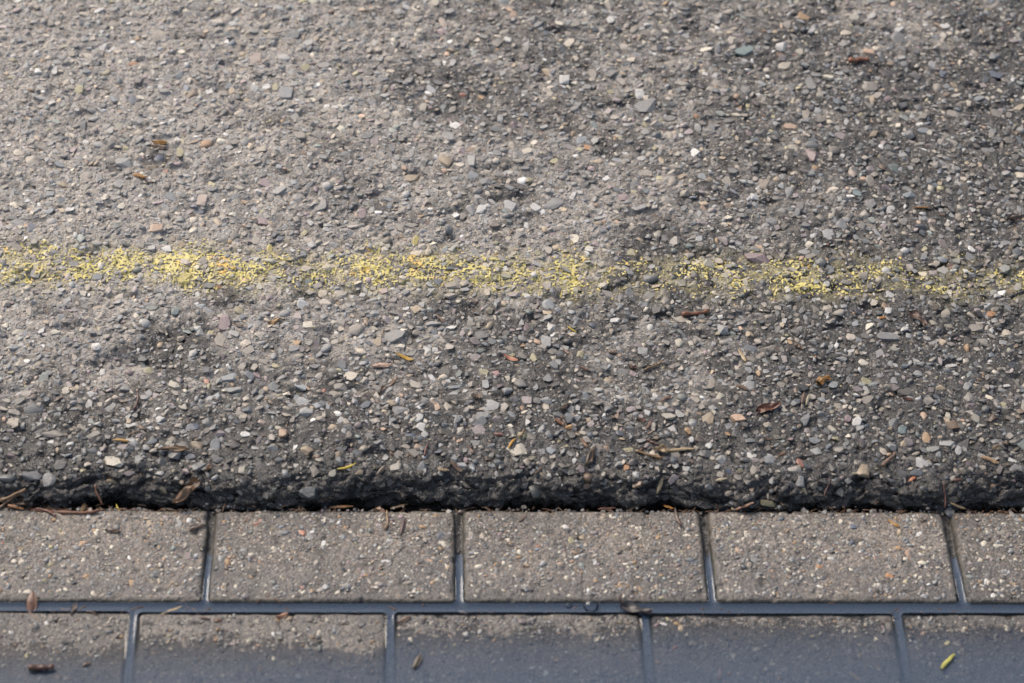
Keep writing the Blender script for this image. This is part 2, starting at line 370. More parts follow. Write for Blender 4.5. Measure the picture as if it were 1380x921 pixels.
# ------------------------------------------------------------------ stones
C = dict(white=(.60, .58, .54), cream=(.50, .45, .36), beige=(.40, .345, .275), tan=(.38, .295, .20), tangrey=(.29, .257, .218), pinkbeige=(.40, .315, .265),
         peach=(.46, .31, .21), orange=(.40, .20, .085), orangetan=(.40, .255, .135), coral=(.40, .19, .13), pink=(.42, .24, .22), mauve=(.28, .205, .205), pinkgrey=(.28, .235, .225),
         grey=(.225, .222, .215), lgrey=(.345, .34, .325), slate=(.105, .115, .125), bluegrey=(.205, .22, .23), slateblue=(.125, .14, .175), greengrey=(.22, .245, .225),
         slategreen=(.19, .245, .24), khaki=(.35, .31, .18), brown=(.19, .125, .08), dark=(.05, .05, .05), yellow=(.52, .43, .13))
PAL = [('grey', .27), ('lgrey', .13), ('tangrey', .22), ('beige', .11), ('cream', .055), ('white', .035), ('pinkgrey', .06), ('slate', .05), ('bluegrey', .05),
       ('tan', .03), ('orange', .0015), ('coral', .0015), ('orangetan', .004), ('slateblue', .008), ('khaki', .015), ('greengrey', .03), ('brown', .015), ('peach', .01), ('mauve', .02)]
PC = np.array([C[a] for a, _ in PAL]); PWt = np.array([b for _, b in PAL]); PWt = PWt/PWt.sum()
def stone_shape(n, seed, flat):
    r = np.random.default_rng(seed)
    bm = bmesh.new()
    el = r.uniform(.62, 1.0)
    pts = r.normal(size=(n, 3)); pts /= np.linalg.norm(pts, axis=1)[:, None]
    pts = np.sign(pts)*np.abs(pts)**r.uniform(.55, .92)
    pts /= np.abs(pts).max()
    a = r.uniform(.6, 1.4); pts[:, 0] += .35*(a - 1)*pts[:, 1]*2   # skewed outline
    pts[:, 1] *= el; pts[:, 2] *= .62
    pts *= r.uniform(.80, 1.0, (n, 1))
    if flat: pts[:, 2] = np.minimum(pts[:, 2], .24 + .05*r.random(n) + .10*pts[:, 0] + r.normal(0, .08)*pts[:, 1])
    for p in pts: bm.verts.new(p)
    g = bmesh.ops.convex_hull(bm, input=bm.verts)
    bmesh.ops.delete(bm, geom=[v for v in bm.verts if not v.link_faces], context='VERTS')
    bmesh.ops.triangulate(bm, faces=bm.faces)
    bm.verts.index_update()
    v = np.array([tuple(q.co) for q in bm.verts]); f = np.array([[q.index for q in fc.verts] for fc in bm.faces])
    bm.free()
    v[:, :2] /= np.abs(v[:, :2]).max()
    return v, f, bool(seed % 7 < 6)
BIG = [stone_shape(24, 100 + i, i % 5 != 0) for i in range(28)]
MID = [stone_shape(15, 200 + i, i % 4 != 0) for i in range(24)]
SML = [stone_shape(8, 300 + i, False) for i in range(16)]

tops_x, tops_y, tops_z = [PX.ravel()], [PY.ravel()], [PZ.ravel()]

def in_view(x, y):
    px, py = to_pixel(x, y, ZR); return (px > -10) & (px < 1390) & (py > -10) & (py < 700)

# stones the photograph shows singly: pixel centre, pixel width and height, colour
NAMED = '''67 12 16 12 lgrey;215 42 22 14 beige;395 45 22 14 slate;385 123 28 18 bluegrey;397 155 20 20 grey;178 132 16 14 slateblue;222 122 26 12 grey;252 85 10 8 white;282 118 16 12 white
160 168 15 10 cream;41 176 12 9 white;73 90 12 10 white;178 83 20 8 orange;345 75 18 16 pinkbeige;166 218 26 14 lgrey;242 202 12 16 khaki;214 210 16 12 slateblue;204 223 18 9 tan;222 226 8 8 coral
266 278 20 8 slateblue;273 266 16 16 pinkbeige;434 275 22 18 grey;60 98 16 12 slate;597 30 16 16 pinkbeige;588 76 18 10 cream;685 51 12 10 white;760 104 16 14 white;692 17 12 10 peach;862 125 12 14 white
872 142 34 18 grey;636 198 14 9 orangetan;690 195 18 12 beige;711 201 16 10 cream;635 215 14 16 lgrey;600 215 24 16 tan;792 196 14 7 orange;773 174 12 12 tan;686 228 14 9 white;655 243 20 12 grey
488 284 18 14 mauve;745 270 35 22 grey;552 235 30 12 tan;625 122 12 6 coral;855 247 20 16 grey;554 204 14 12 grey;902 178 14 12 beige;1084 19 18 12 orangetan;1054 61 18 14 white;1003 67 30 14 slategreen
1057 88 24 11 beige;1210 50 32 20 grey;1065 167 18 11 peach;1092 112 18 16 grey;1175 115 26 12 tangrey;1175 130 10 10 tan;1105 126 12 9 cream;1264 114 16 18 tangrey;1306 136 12 10 cream;1341 98 24 8 slateblue
1271 97 12 10 slateblue;1142 162 12 12 white;1095 207 18 18 mauve;1149 232 14 11 pinkbeige;1173 241 22 15 tangrey;1156 257 18 12 slategreen;1255 252 12 12 cream;1017 263 14 9 white;1332 198 30 24 grey
1253 192 20 8 pinkbeige;1258 296 16 10 pinkbeige;302 433 24 22 mauve;297 457 22 18 beige;235 516 24 14 cream;137 497 12 11 white;58 505 20 18 greengrey;15 568 28 20 beige;70 582 34 14 tangrey;174 573 18 11 white
260 570 24 14 slateblue;290 593 20 15 bluegrey;330 540 18 13 beige;327 558 14 12 beige;382 579 15 14 peach;313 522 26 13 lgrey;384 421 20 12 lgrey;436 466 22 14 lgrey;372 491 18 10 khaki;200 495 16 10 khaki
252 373 24 18 yellow;130 371 18 14 bluegrey;236 418 16 14 slategreen;23 446 18 10 cream;20 411 14 12 lgrey;372 362 12 10 khaki;363 333 14 14 yellow;89 523 14 10 cream;40 545 36 20 grey;412 553 20 12 lgrey
432 565 14 8 beige;233 586 16 10 beige;353 565 16 10 pinkbeige;663 547 22 18 lgrey;650 558 22 12 grey;614 518 24 10 bluegrey;743 437 15 12 white;736 456 20 16 lgrey;479 442 26 18 tangrey;509 458 16 12 tan
531 450 30 20 grey;567 574 16 14 white;621 580 14 11 cream;589 547 14 12 peach;705 588 16 12 khaki;697 607 30 16 cream;761 466 14 10 lgrey;746 479 12 9 beige;877 439 10 9 white;867 471 16 12 lgrey
829 428 14 9 white;667 502 12 9 pink;830 574 12 11 cream;831 555 12 14 peach;901 561 20 10 cream;865 590 22 14 grey;692 395 20 12 pinkgrey;878 370 28 14 grey;855 333 20 12 khaki;553 588 18 12 slateblue
507 420 16 9 lgrey;974 440 20 16 lgrey;1020 347 36 14 mauve;978 369 16 8 cream;1195 363 18 12 white;1200 395 13 9 white;1178 406 12 9 cream;1198 417 13 10 white;1197 452 32 16 grey;1316 439 24 16 tangrey
1336 421 14 9 orange;1304 464 10 12 orangetan;1318 468 13 7 cream;954 562 24 18 tan;1156 570 20 16 white;1168 511 14 12 khaki;1217 576 16 12 slategreen;1284 569 20 13 brown;1275 592 28 14 lgrey;1343 594 26 14 grey
1224 591 14 12 pinkgrey;1278 557 13 11 cream;1358 517 14 9 white;1035 568 13 9 beige;928 575 12 12 orangetan;932 589 10 10 white;1010 604 12 10 white;1038 465 24 12 tangrey;1205 567 16 14 grey;1248 586 14 14 orangetan
1010 517 22 12 lgrey;151 630 28 20 cream;42 636 32 18 grey;8 643 24 14 grey;148 656 18 10 tan;326 630 10 10 cream;263 658 12 10 grey;1079 620 18 14 coral;1166 645 20 16 tan;1037 612 24 16 lgrey;1039 672 22 14 khaki
835 651 14 10 white;860 652 14 12 peach;845 632 9 9 orange;793 648 16 12 brown;384 634 12 11 lgrey;665 630 13 8 lgrey;418 668 34 16 slate;1235 634 22 12 slate;1345 657 16 10 brown;520 350 16 10 tan;1130 545 12 8 beige
560 322 14 16 yellow;787 583 16 10 beige;640 600 18 10 grey;640 478 16 10 pinkgrey;458 520 20 12 tangrey;1096 470 16 10 grey;1240 500 18 10 lgrey;1100 605 16 10 lgrey;925 630 14 9 lgrey;490 610 16 10 beige;730 615 14 9 grey'''
named = []
for tok in NAMED.replace('\n', ';').split(';'):
    a = tok.split(); named.append((float(a[0]), float(a[1]), float(a[2]), float(a[3]), a[4]))

# packing: big stones first, smaller ones in the room left over
CELL = .006
grid = {}
def try_place(x, s, r, slack):
    ci, cj = int(x/CELL), int(s/CELL); rad = int((r + .0125)/CELL) + 1
    for i in range(ci - rad, ci + rad + 1):
        for j in range(cj - rad, cj + rad + 1):
            for (a, b, q) in grid.get((i, j), ()):
                if (a - x)**2 + (b - s)**2 < ((r + q)*slack)**2: return False
    grid.setdefault((ci, cj), []).append((x, s, r))
    return True
S_MIN, S_MAX = -.030, LS[-1] - .01
named_s = []
for (px, py, w, h, cn) in named:
    p = ground_at(px, py); d = ray(px, py); sc = F/((p - CAM) @ FW)
    rx, ry = w/sc*.5, h/sc*.5/(abs(d[2])/np.linalg.norm(d))
    s = p[1] - .034
    if s < .0:                                             # on the broken edge: follow the profile down
        jj = np.argmin([abs(to_pixel(p[0], a, b)[1] - py) for a, b in zip(LY[:120], LZ[:120])]); s = LS[jj]
    grid.setdefault((int(p[0]/CELL), int(s/CELL)), []).append((p[0], s, max(rx, ry)*.9))
    named_s.append((p[0], s, rx*1.02, ry*1.02, cn))
autos = []
pr = random.Random(5)
def fill(count, rlo, rhi, slack, tries, power=1.0):
    got = 0; t = 0; out = []
    while got < count and t < tries:
        t += 1
        x = pr.uniform(X0 + .01, X1 - .01); s = pr.uniform(S_MIN, S_MAX); r = rlo + (rhi - rlo)*pr.random()**power
        if s < -.014 and pr.random() < .6: continue
        if try_place(x, s, r, slack): out.append((x, s, r)); got += 1
    return np.array(out)
cls = [fill(2000, .0046, .0078, .68, 9000, 1.8), fill(8600, .0030, .0046, .60, 26000, 1.1), fill(12500, .0019, .0030, .60, 45000), fill(17000, .0012, .0019, .56, 50000)]
print('STONES', [len(c) for c in cls])
mini_n = 17000
mini = np.stack([rng.uniform(X0 + .01, X1 - .01, mini_n), rng.uniform(S_MIN, S_MAX, mini_n), rng.uniform(.0007, .0012, mini_n)], -1)

def stone_colors(n, x, y, dr, s):
    c = PC[rng.choice(len(PAL), n, p=PWt)]*rng.uniform(.62, 1.50, (n, 1))
    c = wet_tone(c, dr, s)
    coat = (rng.random(n) < .04 + .26*(1 - dr) + .18*(1 - sstep(.01, .06, s)))[:, None]*rng.uniform(.55, .9, (n, 1))   # still covered by binder
    c = c*(1 - coat) + (np.array(WET)*1.5*(1 - dr[:, None]) + np.array(DRY)*.8*dr[:, None])*coat
    if x is not None:
        k = residue(x, y)[:, None]*rng.random((n, 1)); c = c*(1 - k) + RES*k
    return c
def wet_tone(c, dr, s, keep=.25):
    """film of dust where the road is dry, water-darkened and bitumen-stained where it is damp"""
    dr = np.asarray(dr)[..., None]; s = np.asarray(s)[..., None]
    dusty = c*.80 + np.array(DRY)*.20*1.25
    damp = c*.60
    out = damp*(1 - dr) + dusty*dr
    tar = np.clip(1 - sstep(-.026, -.008, s), 0, 1)*(1 - keep)
    return out*(1 - tar) + np.array([.022, .021, .020])*tar
chunks_v, chunks_f, chunks_c, base = [], [], [], 0
def emit(arr, shapes, sink, flush=.30):
    global base
    n = len(arr); x, s, r = arr.T
    bx, by, bz, dr, ny, nz = surf(x, s)
    col = stone_colors(n, bx, by, dr, s)
    ang = rng.uniform(0, 2*np.pi, n); el = rng.uniform(.66, 1.0, n); hz = rng.uniform(.55, 1.0, n)
    which = rng.integers(0, len(shapes), n)
    tx, ty = rng.normal(0, .16, n), rng.normal(0, .16, n)
    for kk, (v, f, hard) in enumerate(shapes):
        m = which == kk
        if not m.any(): continue
        a = ang[m][:, None]; R = r[m][:, None]
        lx = v[None, :, 0]*R; ly = v[None, :, 1]*R*el[m][:, None]; lz = v[None, :, 2]*R*hz[m][:, None]
        qx = lx*np.cos(a) - ly*np.sin(a); qy = lx*np.sin(a) + ly*np.cos(a)
        qz = lz + qx*tx[m][:, None] + qy*ty[m][:, None] - R*flush*.5*rng.uniform(.2, 1.5, (m.sum(), 1))
        NYm, NZm = ny[m][:, None], nz[m][:, None]
        vx = bx[m][:, None] + qx; vy = by[m][:, None] + qy*NZm + qz*NYm; vz = bz[m][:, None] - qy*NYm + qz*NZm
        V = np.stack([vx, vy, vz], -1).reshape(-1, 3)
        nv = len(v)
        Fc = (f[None] + (np.arange(m.sum())*nv)[:, None, None]).reshape(-1, 3) + sink['n']
        sink['v'].append(V); sink['f'].append(Fc); sink['n'] += len(V)
        cc = np.repeat(np.concatenate([col[m], dr[m][:, None]], -1), nv, 0); sink['c'].append(cc); sink['h'].append(np.full(len(Fc), not hard))
        tops_x.append(V[:, 0]); tops_y.append(V[:, 1]); tops_z.append(V[:, 2])

# the largest stones in view become objects of their own
big = cls[0]
bxy = surf(big[:, 0], big[:, 1]); vis = in_view(bxy[0], bxy[1])
order = np.argsort(-big[:, 2]*vis); n_single = max(0, 298 - len(named_s))
single_idx = set(order[:n_single].tolist())
rest_big = np.array([big[i] for i in range(len(big)) if i not in single_idx])
sink = dict(v=[], f=[], c=[], h=[], n=0)
emit(rest_big, BIG, sink, .0); emit(cls[1], MID, sink, -.05); emit(cls[2], MID, sink, -.03); emit(cls[3], SML, sink, .02); emit(mini, SML, sink, 0.0)
agg = link('aggregate', new_mesh('aggregate', np.concatenate(sink['v']), np.concatenate(sink['f']), np.concatenate(sink['h']), np.concatenate(sink['c'])), M_STONE, road)
agg['kind'] = 'stuff'; agg['label'] = 'small mixed grey and tan stones set in the asphalt'

stone_meshes = []
for i, (v, f, hard) in enumerate(BIG):
    me = new_mesh('stone', v, f, not hard); me.materials.append(M_STONE1); stone_meshes.append(me)
def single_stone(parent, x, y, z, rx, ry, rz, ang, col, dr, tilt=(0, 0), flush=.2, normal=(0, 1)):
    kk = pr.randrange(len(BIG))
    o = link('stone', stone_meshes[kk], None, parent)
    o.location = (x, y, z - rz*flush); o.scale = (rx, ry, rz)
    o.rotation_euler = (tilt[0] - math.atan2(normal[0], normal[1])*1.0, tilt[1], ang)
    o.color = (float(col[0]), float(col[1]), float(col[2]), float(dr))
    v = BIG[kk][0]*np.array([rx, ry, rz]); c_, s_ = math.cos(ang), math.sin(ang)
    tops_x.append(x + v[:, 0]*c_ - v[:, 1]*s_); tops_y.append(y + v[:, 0]*s_ + v[:, 1]*c_); tops_z.append(z + v[:, 2] - rz*flush)
    return o
for (x, s, rx, ry, cn) in named_s:
    q = surf(np.array([x]), np.array([s])); R = max(rx, ry)
    col = wet_tone(np.array([C[cn]])*pr.uniform(.95, 1.15), q[3]*.6, np.array([s]), .85)[0]
    a = pr.uniform(-.25, .25)
    if ry > rx: rx, ry, a = ry, rx, a + math.pi/2
    single_stone(road, q[0][0], q[1][0], q[2][0], rx, max(ry, rx*.62), R*.85, a, col, q[3][0], (pr.gauss(0, .08), pr.gauss(0, .08)), .08, (-q[4][0]*.8, q[5][0]))
for i in sorted(single_idx):
    x, s, r = big[i]; q = surf(np.array([x]), np.array([s]))
    col = stone_colors(1, None, None, q[3], np.array([s]))[0]
    single_stone(road, q[0][0], q[1][0], q[2][0], r, r*pr.uniform(.7, 1), r*.8, pr.uniform(0, 6.28), col, q[3][0], (pr.gauss(0, .10), pr.gauss(0, .10)), .14, (-q[4][0]*.8, q[5][0]))

# ------------------------------------------------------------------ worn yellow line: flakes of paint left on the mortar
lx = np.arange(X0 + .02, X1 - .02, .00066); lw = np.arange(-.046, .046, .00066)
mx_, mw_ = np.meshgrid(lx, lw)
my_ = la[1] + LSL*(mx_ - la[0]) + mw_
sx, sy, sz, sd, _, _ = surf(mx_.ravel(), my_.ravel() - .034)
sz = sz.reshape(mx_.shape)
cross, amount = paint_band(mx_, my_)
nz1 = perlin(mx_/.010, my_/.012, 80)*.45 + perlin(mx_/.0042, my_/.0052, 81)*.75 + perlin(mx_/.0021, my_/.0025, 82)*1.0 + perlin(mx_/.030, my_/.03, 85)*.6
mask = nz1 + cross*(.30 + 1.15*amount) - 1.36
mk = (mask[:-1, :-1] > 0)
V = np.stack([mx_, my_, sz + .00085], -1).reshape(-1, 3)
fq = grid_faces(len(lx), len(lw))[mk.ravel()]
used = np.unique(fq); rem = np.zeros(len(V), int); rem[used] = np.arange(len(used))
line = link('road_marking', new_mesh('road_marking', V[used], rem[fq], True), M_PAINT); line['kind'] = 'structure'
line['label'] = 'worn yellow painted line left as flakes across the asphalt'; line['category'] = 'road marking'

# ------------------------------------------------------------------ road and ground beyond the detailed patch
B = 60.0
fv = [(-B, .02, ZR), (X0, .02, ZR), (X0, Y1, ZR), (-B, Y1, ZR), (X1, .02, ZR), (B, .02, ZR), (B, Y1, ZR), (X1, Y1, ZR), (-B, B, ZR), (X0, B, ZR), (X1, B, ZR), (B, B, ZR),
      (-B, .012, -.03), (X0, .012, -.03), (X1, .012, -.03), (B, .012, -.03)]
ff = [(0, 1, 2, 3), (4, 5, 6, 7), (3, 2, 9, 8), (2, 7, 10, 9), (7, 6, 11, 10), (12, 13, 1, 0), (14, 15, 5, 4)]
far = link('road_beyond', new_mesh('road_beyond', fv, ff, False), M_FAR); far['kind'] = 'structure'
gp = [(-B, -.34), (-.60, -.34), (-.45, -.30), (-.40, -.024), (.05, -.024), (.2, -.05), (B, -.05)]
gp = [(-B, .05), (-.62, .05), (-.55, .035), (-.47, -.026), (.05, -.026), (.2, -.06), (B, -.06)]
gv = [(xx, a, b) for (a, b) in gp for xx in (-B, -1.2, 1.8, B)]
gf = grid_faces(4, len(gp))
ground = link('ground', new_mesh('ground', gv, gf, False), M_BED); ground['kind'] = 'structure'

# ------------------------------------------------------------------ gutter of concrete pavers
PIT = .208; BL, BW = .2022, .1000
ZW = -.0034
gut = bpy.data.objects.new('gutter_pavement', None); COL.objects.link(gut); gut['kind'] = 'structure'
gut['label'] = 'gutter of grey-brown concrete pavers laid in rows beside the road'; gut['category'] = 'pavement'
def lines(L, fine):
    h = L/2; e = np.array([0, .0004, .0009, .0015, .0023, .0033, .0045])
    return np.r_[-h + e, np.linspace(-h + .006, h - .006, max(3, int((L - .012)/fine) + 1)), (h - e)[::-1]]
def brick_mesh(seed, fine, lower=False):
    u, v = lines(BL, fine), lines(BW, fine)
    gx_, gy_ = np.meshgrid(u, v)
    rc = .0045
    ax, ay = np.abs(gx_) - (BL/2 - rc), np.abs(gy_) - (BW/2 - rc)
    cor = (ax > 0) & (ay > 0)                              # round the plan corners
    l = np.hypot(ax, ay); mxx = np.maximum(ax, ay); k_ = np.where(cor & (l > 0), mxx/np.maximum(l, 1e-9), 1)
    X = np.where(cor, np.sign(gx_)*(BL/2 - rc + ax*k_), gx_); Y = np.where(cor, np.sign(gy_)*(BW/2 - rc + ay*k_), gy_)
    din = np.minimum(BL/2 - np.abs(gx_), BW/2 - np.abs(gy_))
    o = seed*7.31
    rr = .0040 + .0018*perlin(X/.02 + o, Y/.02, 90)
    t = np.clip(1 - din/rr, 0, 1)
    Z = -rr*(1 - np.sqrt(np.maximum(0, 1 - t*t)))
    fa, _ = facets(X/.0036 + o, Y/.0036, 91)
    n = .16*fa + .18*perlin(X/.005 + o, Y/.005, 92) + .32*perlin(X/.0027 + o, Y/.0027, 93) + .35*perlin(X/.03 + o, Y/.03, 94)
    n -= 1.3*sstep(.42, .8, perlin(X/.008 + o, Y/.007, 95))
    Z = Z + n*.001*sstep(0, .004, din)*.95 + n*.0003
    chip = sstep(.35, .8, perlin(X/.012 + o, Y/.012, 96))*(1 - sstep(.001, .007, din))*.0034
    Z = Z - chip
    nx_, ny_ = len(u), len(v)
    idx = np.arange(nx_*ny_).reshape(ny_, nx_)
    ring = np.r_[idx[0, :], idx[1:, -1], idx[-1, -2::-1], idx[-2:0:-1, 0]]
    Vt = np.stack([X, Y, Z], -1).reshape(-1, 3)
    sk = Vt[ring].copy(); sk[:, 2] = -.06; sk[:, :2] *= .997
    b0 = len(Vt); m = len(ring)
    fs = np.stack([ring, b0 + np.arange(m), b0 + (np.arange(m) + 1) % m, np.roll(ring, -1)], -1)
    front = sstep(-BW/2 + .0050, -BW/2 + .0012, Y)         # grime in the lower arris with its shade painted in, and along the sides
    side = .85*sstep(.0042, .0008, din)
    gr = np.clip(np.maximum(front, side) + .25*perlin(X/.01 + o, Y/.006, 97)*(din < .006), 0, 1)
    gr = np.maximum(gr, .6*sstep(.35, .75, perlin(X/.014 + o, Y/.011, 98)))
    dm = np.clip(.16 + .62*sstep(.025, -BW/2, Y) + .40*perlin(X/.04 + o, Y/.03, 99) + .3*perlin(X/.012 + o, Y/.010, 100), 0, 1)
    if lower: dm = np.clip(dm + .42, 0, 1)
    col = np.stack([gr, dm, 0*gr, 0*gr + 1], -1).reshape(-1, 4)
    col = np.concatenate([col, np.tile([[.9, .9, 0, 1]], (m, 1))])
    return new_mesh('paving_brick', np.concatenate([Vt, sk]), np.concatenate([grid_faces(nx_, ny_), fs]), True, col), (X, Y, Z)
bricks = []                                                # (object, centre x, y, z, tilt x, tilt y, row)
ROWY = {1: -.0500, 2: -.1588, 3: -.2702}
OFF2 = -.0562
plain_mesh, _ = brick_mesh(77, .004, True)
def add_brick(row, kx, seen):
    cx = (kx + .5)*PIT + (OFF2 if row != 1 else 0) + pr.uniform(-.0006, .0006); cy = ROWY[row] + pr.uniform(-.0006, .0006)
    if row == 1: cz, tx, ty = pr.uniform(-.0004, .0004), math.radians(pr.uniform(-.3, .3)), math.radians(pr.uniform(-.12, .12))
    elif row == 2:
        a = np.interp(cx, [-.1, .1, .3, .5, .7], [.00145, .0013, .0006, .0003, .0003]) + pr.uniform(-.0002, .0002)
        sl = .040; cz = ZW + a - sl*BW/2; tx, ty = math.atan(sl), math.radians(pr.uniform(-.1, .1))
    else: cz, tx, ty = ZW - .0065, math.radians(2), 0
    if seen:
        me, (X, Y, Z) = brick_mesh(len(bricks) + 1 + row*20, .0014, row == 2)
        tops_x.append(X.ravel() + cx); tops_y.append(Y.ravel() + cy); tops_z.append(Z.ravel() + cz + Y.ravel()*math.tan(tx))
    else: me = plain_mesh
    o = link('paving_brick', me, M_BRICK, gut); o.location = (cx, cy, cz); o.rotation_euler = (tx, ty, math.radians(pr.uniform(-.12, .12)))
    bricks.append((o, cx, cy, cz, tx, row, seen))
for kx in range(-6, 10): add_brick(1, kx, -1 <= kx <= 3)
for kx in range(-6, 10): add_brick(2, kx, 0 <= kx <= 4 or kx == -1)
for kx in range(-6, 10): add_brick(3, kx, False)

# wet black silt left in the cross joints of the first row
Vs, Fs = [], []
for row_, off_ in ((1, 0.0), (2, OFF2)):
    for kx in range(-6, 11):
        jx = np.linspace(-.0052, .0052, 9); jy = np.linspace(.004, -.094, 82) if row_ == 1 else np.linspace(-.112, -.206, 60)
        ja, jb = np.meshgrid(jx, jy); ax_ = ja + kx*PIT + off_
        lv = -.0050 - .0045*sstep(-.02, -.085, jb) if row_ == 1 else ZW - .0040 - .0012*sstep(-.12, -.19, jb)
        jz = lv + .0014*perlin(ax_/.004, jb/.006, 130) + .0008*perlin(ax_/.0018, jb/.0022, 131) + .0012*(ja/.005)**2
        b_ = sum(map(len, Vs)); Vs.append(np.stack([ax_, jb, jz], -1).reshape(-1, 3)); Fs.append(grid_faces(9, len(jy))[:, ::-1] + b_)
silt = link('joint_silt', new_mesh('joint_silt', np.concatenate(Vs), np.concatenate(Fs), True), M_BED, gut); silt['kind'] = 'stuff'

# larger pebbles showing in the paver faces
BN = '''82 718 16 11 tan;36 703 12 6 cream;119 696 8 7 white;213 710 12 10 slate;240 706 16 14 grey;4 730 10 10 coral;30 754 10 10 cream;65 770 14 8 tan;178 784 11 12 orangetan;198 749 16 10 grey;5 774 9 8 white;254 749 12 10 mauve;201 705 12 10 tan
347 703 16 12 coral;348 726 10 8 coral;351 758 16 7 orange;364 751 8 8 tan;420 717 9 7 white;436 732 10 9 white;436 700 10 9 cream;521 757 14 8 white;495 695 10 9 tan;384 717 20 12 slate;418 722 12 14 grey;476 718 12 12 grey;594 722 16 14 slate;596 733 12 9 cream
636 720 14 11 beige;730 707 12 6 cream;770 730 15 15 khaki;785 724 9 10 tan;722 736 14 8 coral;697 747 10 10 brown;802 757 7 9 white;836 788 7 11 orangetan;793 795 8 9 white;811 701 12 10 tan;927 735 10 8 coral;935 757 16 12 slate
978 708 12 10 slate;1016 752 16 14 grey;1018 735 10 9 cream;1008 722 12 10 cream;1046 732 11 8 cream;1058 732 10 8 cream;1105 762 11 8 orange;1079 778 8 8 white;1149 709 12 10 slateblue;1238 722 13 12 white;1224 747 12 13 peach;1198 776 12 8 orange;1086 698 20 12 tangrey;1109 779 10 7 slate
1300 713 12 7 orangetan;1304 731 18 8 pinkgrey;1332 718 10 8 cream;1347 717 16 10 beige;1327 750 20 10 beige;1350 751 14 10 beige;1338 803 9 8 white;367 852 9 8 white;452 859 9 9 tan;582 876 10 8 tan;918 844 12 10 tan;1243 849 8 6 peach;62 838 8 7 white;17 844 10 8 tan'''
def on_brick(x, y):
    for b in bricks:
        if b[6] and abs(x - b[1]) < BL/2 - .002 and abs(y - b[2]) < BW/2 - .002: return b
    return None
for tok in BN.replace('\n', ';').split(';'):
    a = tok.split(); px, py, w, h = map(float, a[:4])
    p = ground_at(px, py, 0.0); b = on_brick(p[0], p[1])
    if not b: continue
    sc = F/((p - CAM) @ FW); rx, ry = w/sc*.5, h/sc*.5/.78
    R = max(rx, ry); ang = pr.uniform(-.3, .3)
    if ry > rx: rx, ry, ang = ry, rx, ang + math.pi/2
    o = link('stone', stone_meshes[pr.randrange(len(BIG))], None, b[0])
    z = 0.0
    o.location = (p[0] - b[1], p[1] - b[2], .0001 - R*.18); o.scale = (rx, max(ry, rx*.6), R*.62); o.rotation_euler = (pr.gauss(0, .08), pr.gauss(0, .08), ang)
    cc = np.array(C[a[4]])*.9; o.color = (cc[0], cc[1], cc[2], .35)
    tops_x.append(np.array([p[0]])); tops_y.append(np.array([p[1]])); tops_z.append(np.array([b[3] + R*.15]))
# fine aggregate of each paver
for b in bricks:
    if not b[6]: continue
    n = 1150
    sk = dict(v=[], f=[], c=[], n=0)
    r = np.minimum(.0005 + rng.gamma(2.0, .00052, n), .0042)
    x = rng.uniform(-BL/2 + .004, BL/2 - .004, n); y = rng.uniform(-BW/2 + .005, BW/2 - .004, n)
    col = PC[rng.choice(len(PAL), n, p=PWt)]*rng.uniform(.6, 1.15, (n, 1))
    col = np.where(rng.random((n, 1)) < .10, np.array(C['cream'])*1.05, col)
    col = np.where(rng.random((n, 1)) < .05, np.array(C['orangetan'])*.8, col)
    if b[5] == 2: col = col*.62
    V_, F_, C_ = [], [], []; base_n = 0
    which = rng.integers(0, len(MID), n); ang = rng.uniform(0, 6.28, n); el = rng.uniform(.65, 1, n)
    for kk, (v, f, hard) in enumerate(MID):
        m = which == kk
        if not m.any(): continue
        a = ang[m][:, None]; R = r[m][:, None]
        lx_, ly_ = v[None, :, 0]*R, v[None, :, 1]*R*el[m][:, None]
        q = np.stack([x[m][:, None] + lx_*np.cos(a) - ly_*np.sin(a), y[m][:, None] + lx_*np.sin(a) + ly_*np.cos(a), v[None, :, 2]*R*.8 - R*.16 + .0001], -1).reshape(-1, 3)
        V_.append(q); F_.append((f[None] + (np.arange(m.sum())*len(v))[:, None, None]).reshape(-1, 3) + base_n); base_n += len(q)
        C_.append(np.repeat(np.concatenate([col[m], np.full((m.sum(), 1), .35)], -1), len(v), 0))
    o = link('aggregate', new_mesh('aggregate', np.concatenate(V_), np.concatenate(F_), True, np.concatenate(C_)), M_STONE, b[0]); o['kind'] = 'stuff'

# ------------------------------------------------------------------ water standing in the gutter and its joints
wx = set(np.arange(-1.2, 1.85, .02).round(5))
for kx in range(-2, 6):
    for off in (0, OFF2):
        wx |= set((kx*PIT + off + np.arange(-.008, .00801, .0006)).round(5))
wx = np.array(sorted(wx)); keep_ = np.r_[True, np.diff(wx) > .00025]; wx = wx[keep_]
wy = np.r_[np.arange(-.50, -.22, .02), np.arange(-.22, -.118, .003), np.arange(-.118, -.094, .0006), np.arange(-.094, .004, .004), .006]
wgx, wgy = np.meshgrid(wx, wy)
rise = np.zeros(wgx.shape); floor_z = np.full(wgx.shape, -.022)
for (o, cx, cy, cz, tx, row, seen) in bricks:
    ax, ay = np.abs(wgx - cx) - (BL/2 - .0045), np.abs(wgy - cy) - (BW/2 - .0045)
    d = np.hypot(np.maximum(ax, 0), np.maximum(ay, 0)) + np.minimum(np.maximum(ax, ay), 0) - .0045
    top = cz + (wgy - cy)*math.tan(tx)
    if row == 3: floor_z = np.where(d < 0, top, floor_z); continue
    k_ = sstep(-.0006, .0010, top - ZW)
    floor_z = np.where(d < 0, top, floor_z)
    rise = rise + np.where(d > 0, np.exp(-d/.0025), np.exp(d/.0009))*k_*(.0020 if row == 1 else .0015)
rise = np.minimum(rise, .0024); lev = ZW + .00012*perlin(wgx/.03, wgy/.03, 120) - .0075*sstep(-.078, -.02, wgy)*(wgy > -.095)
wv = np.stack([wgx, wgy, lev + rise], -1).reshape(-1, 3)
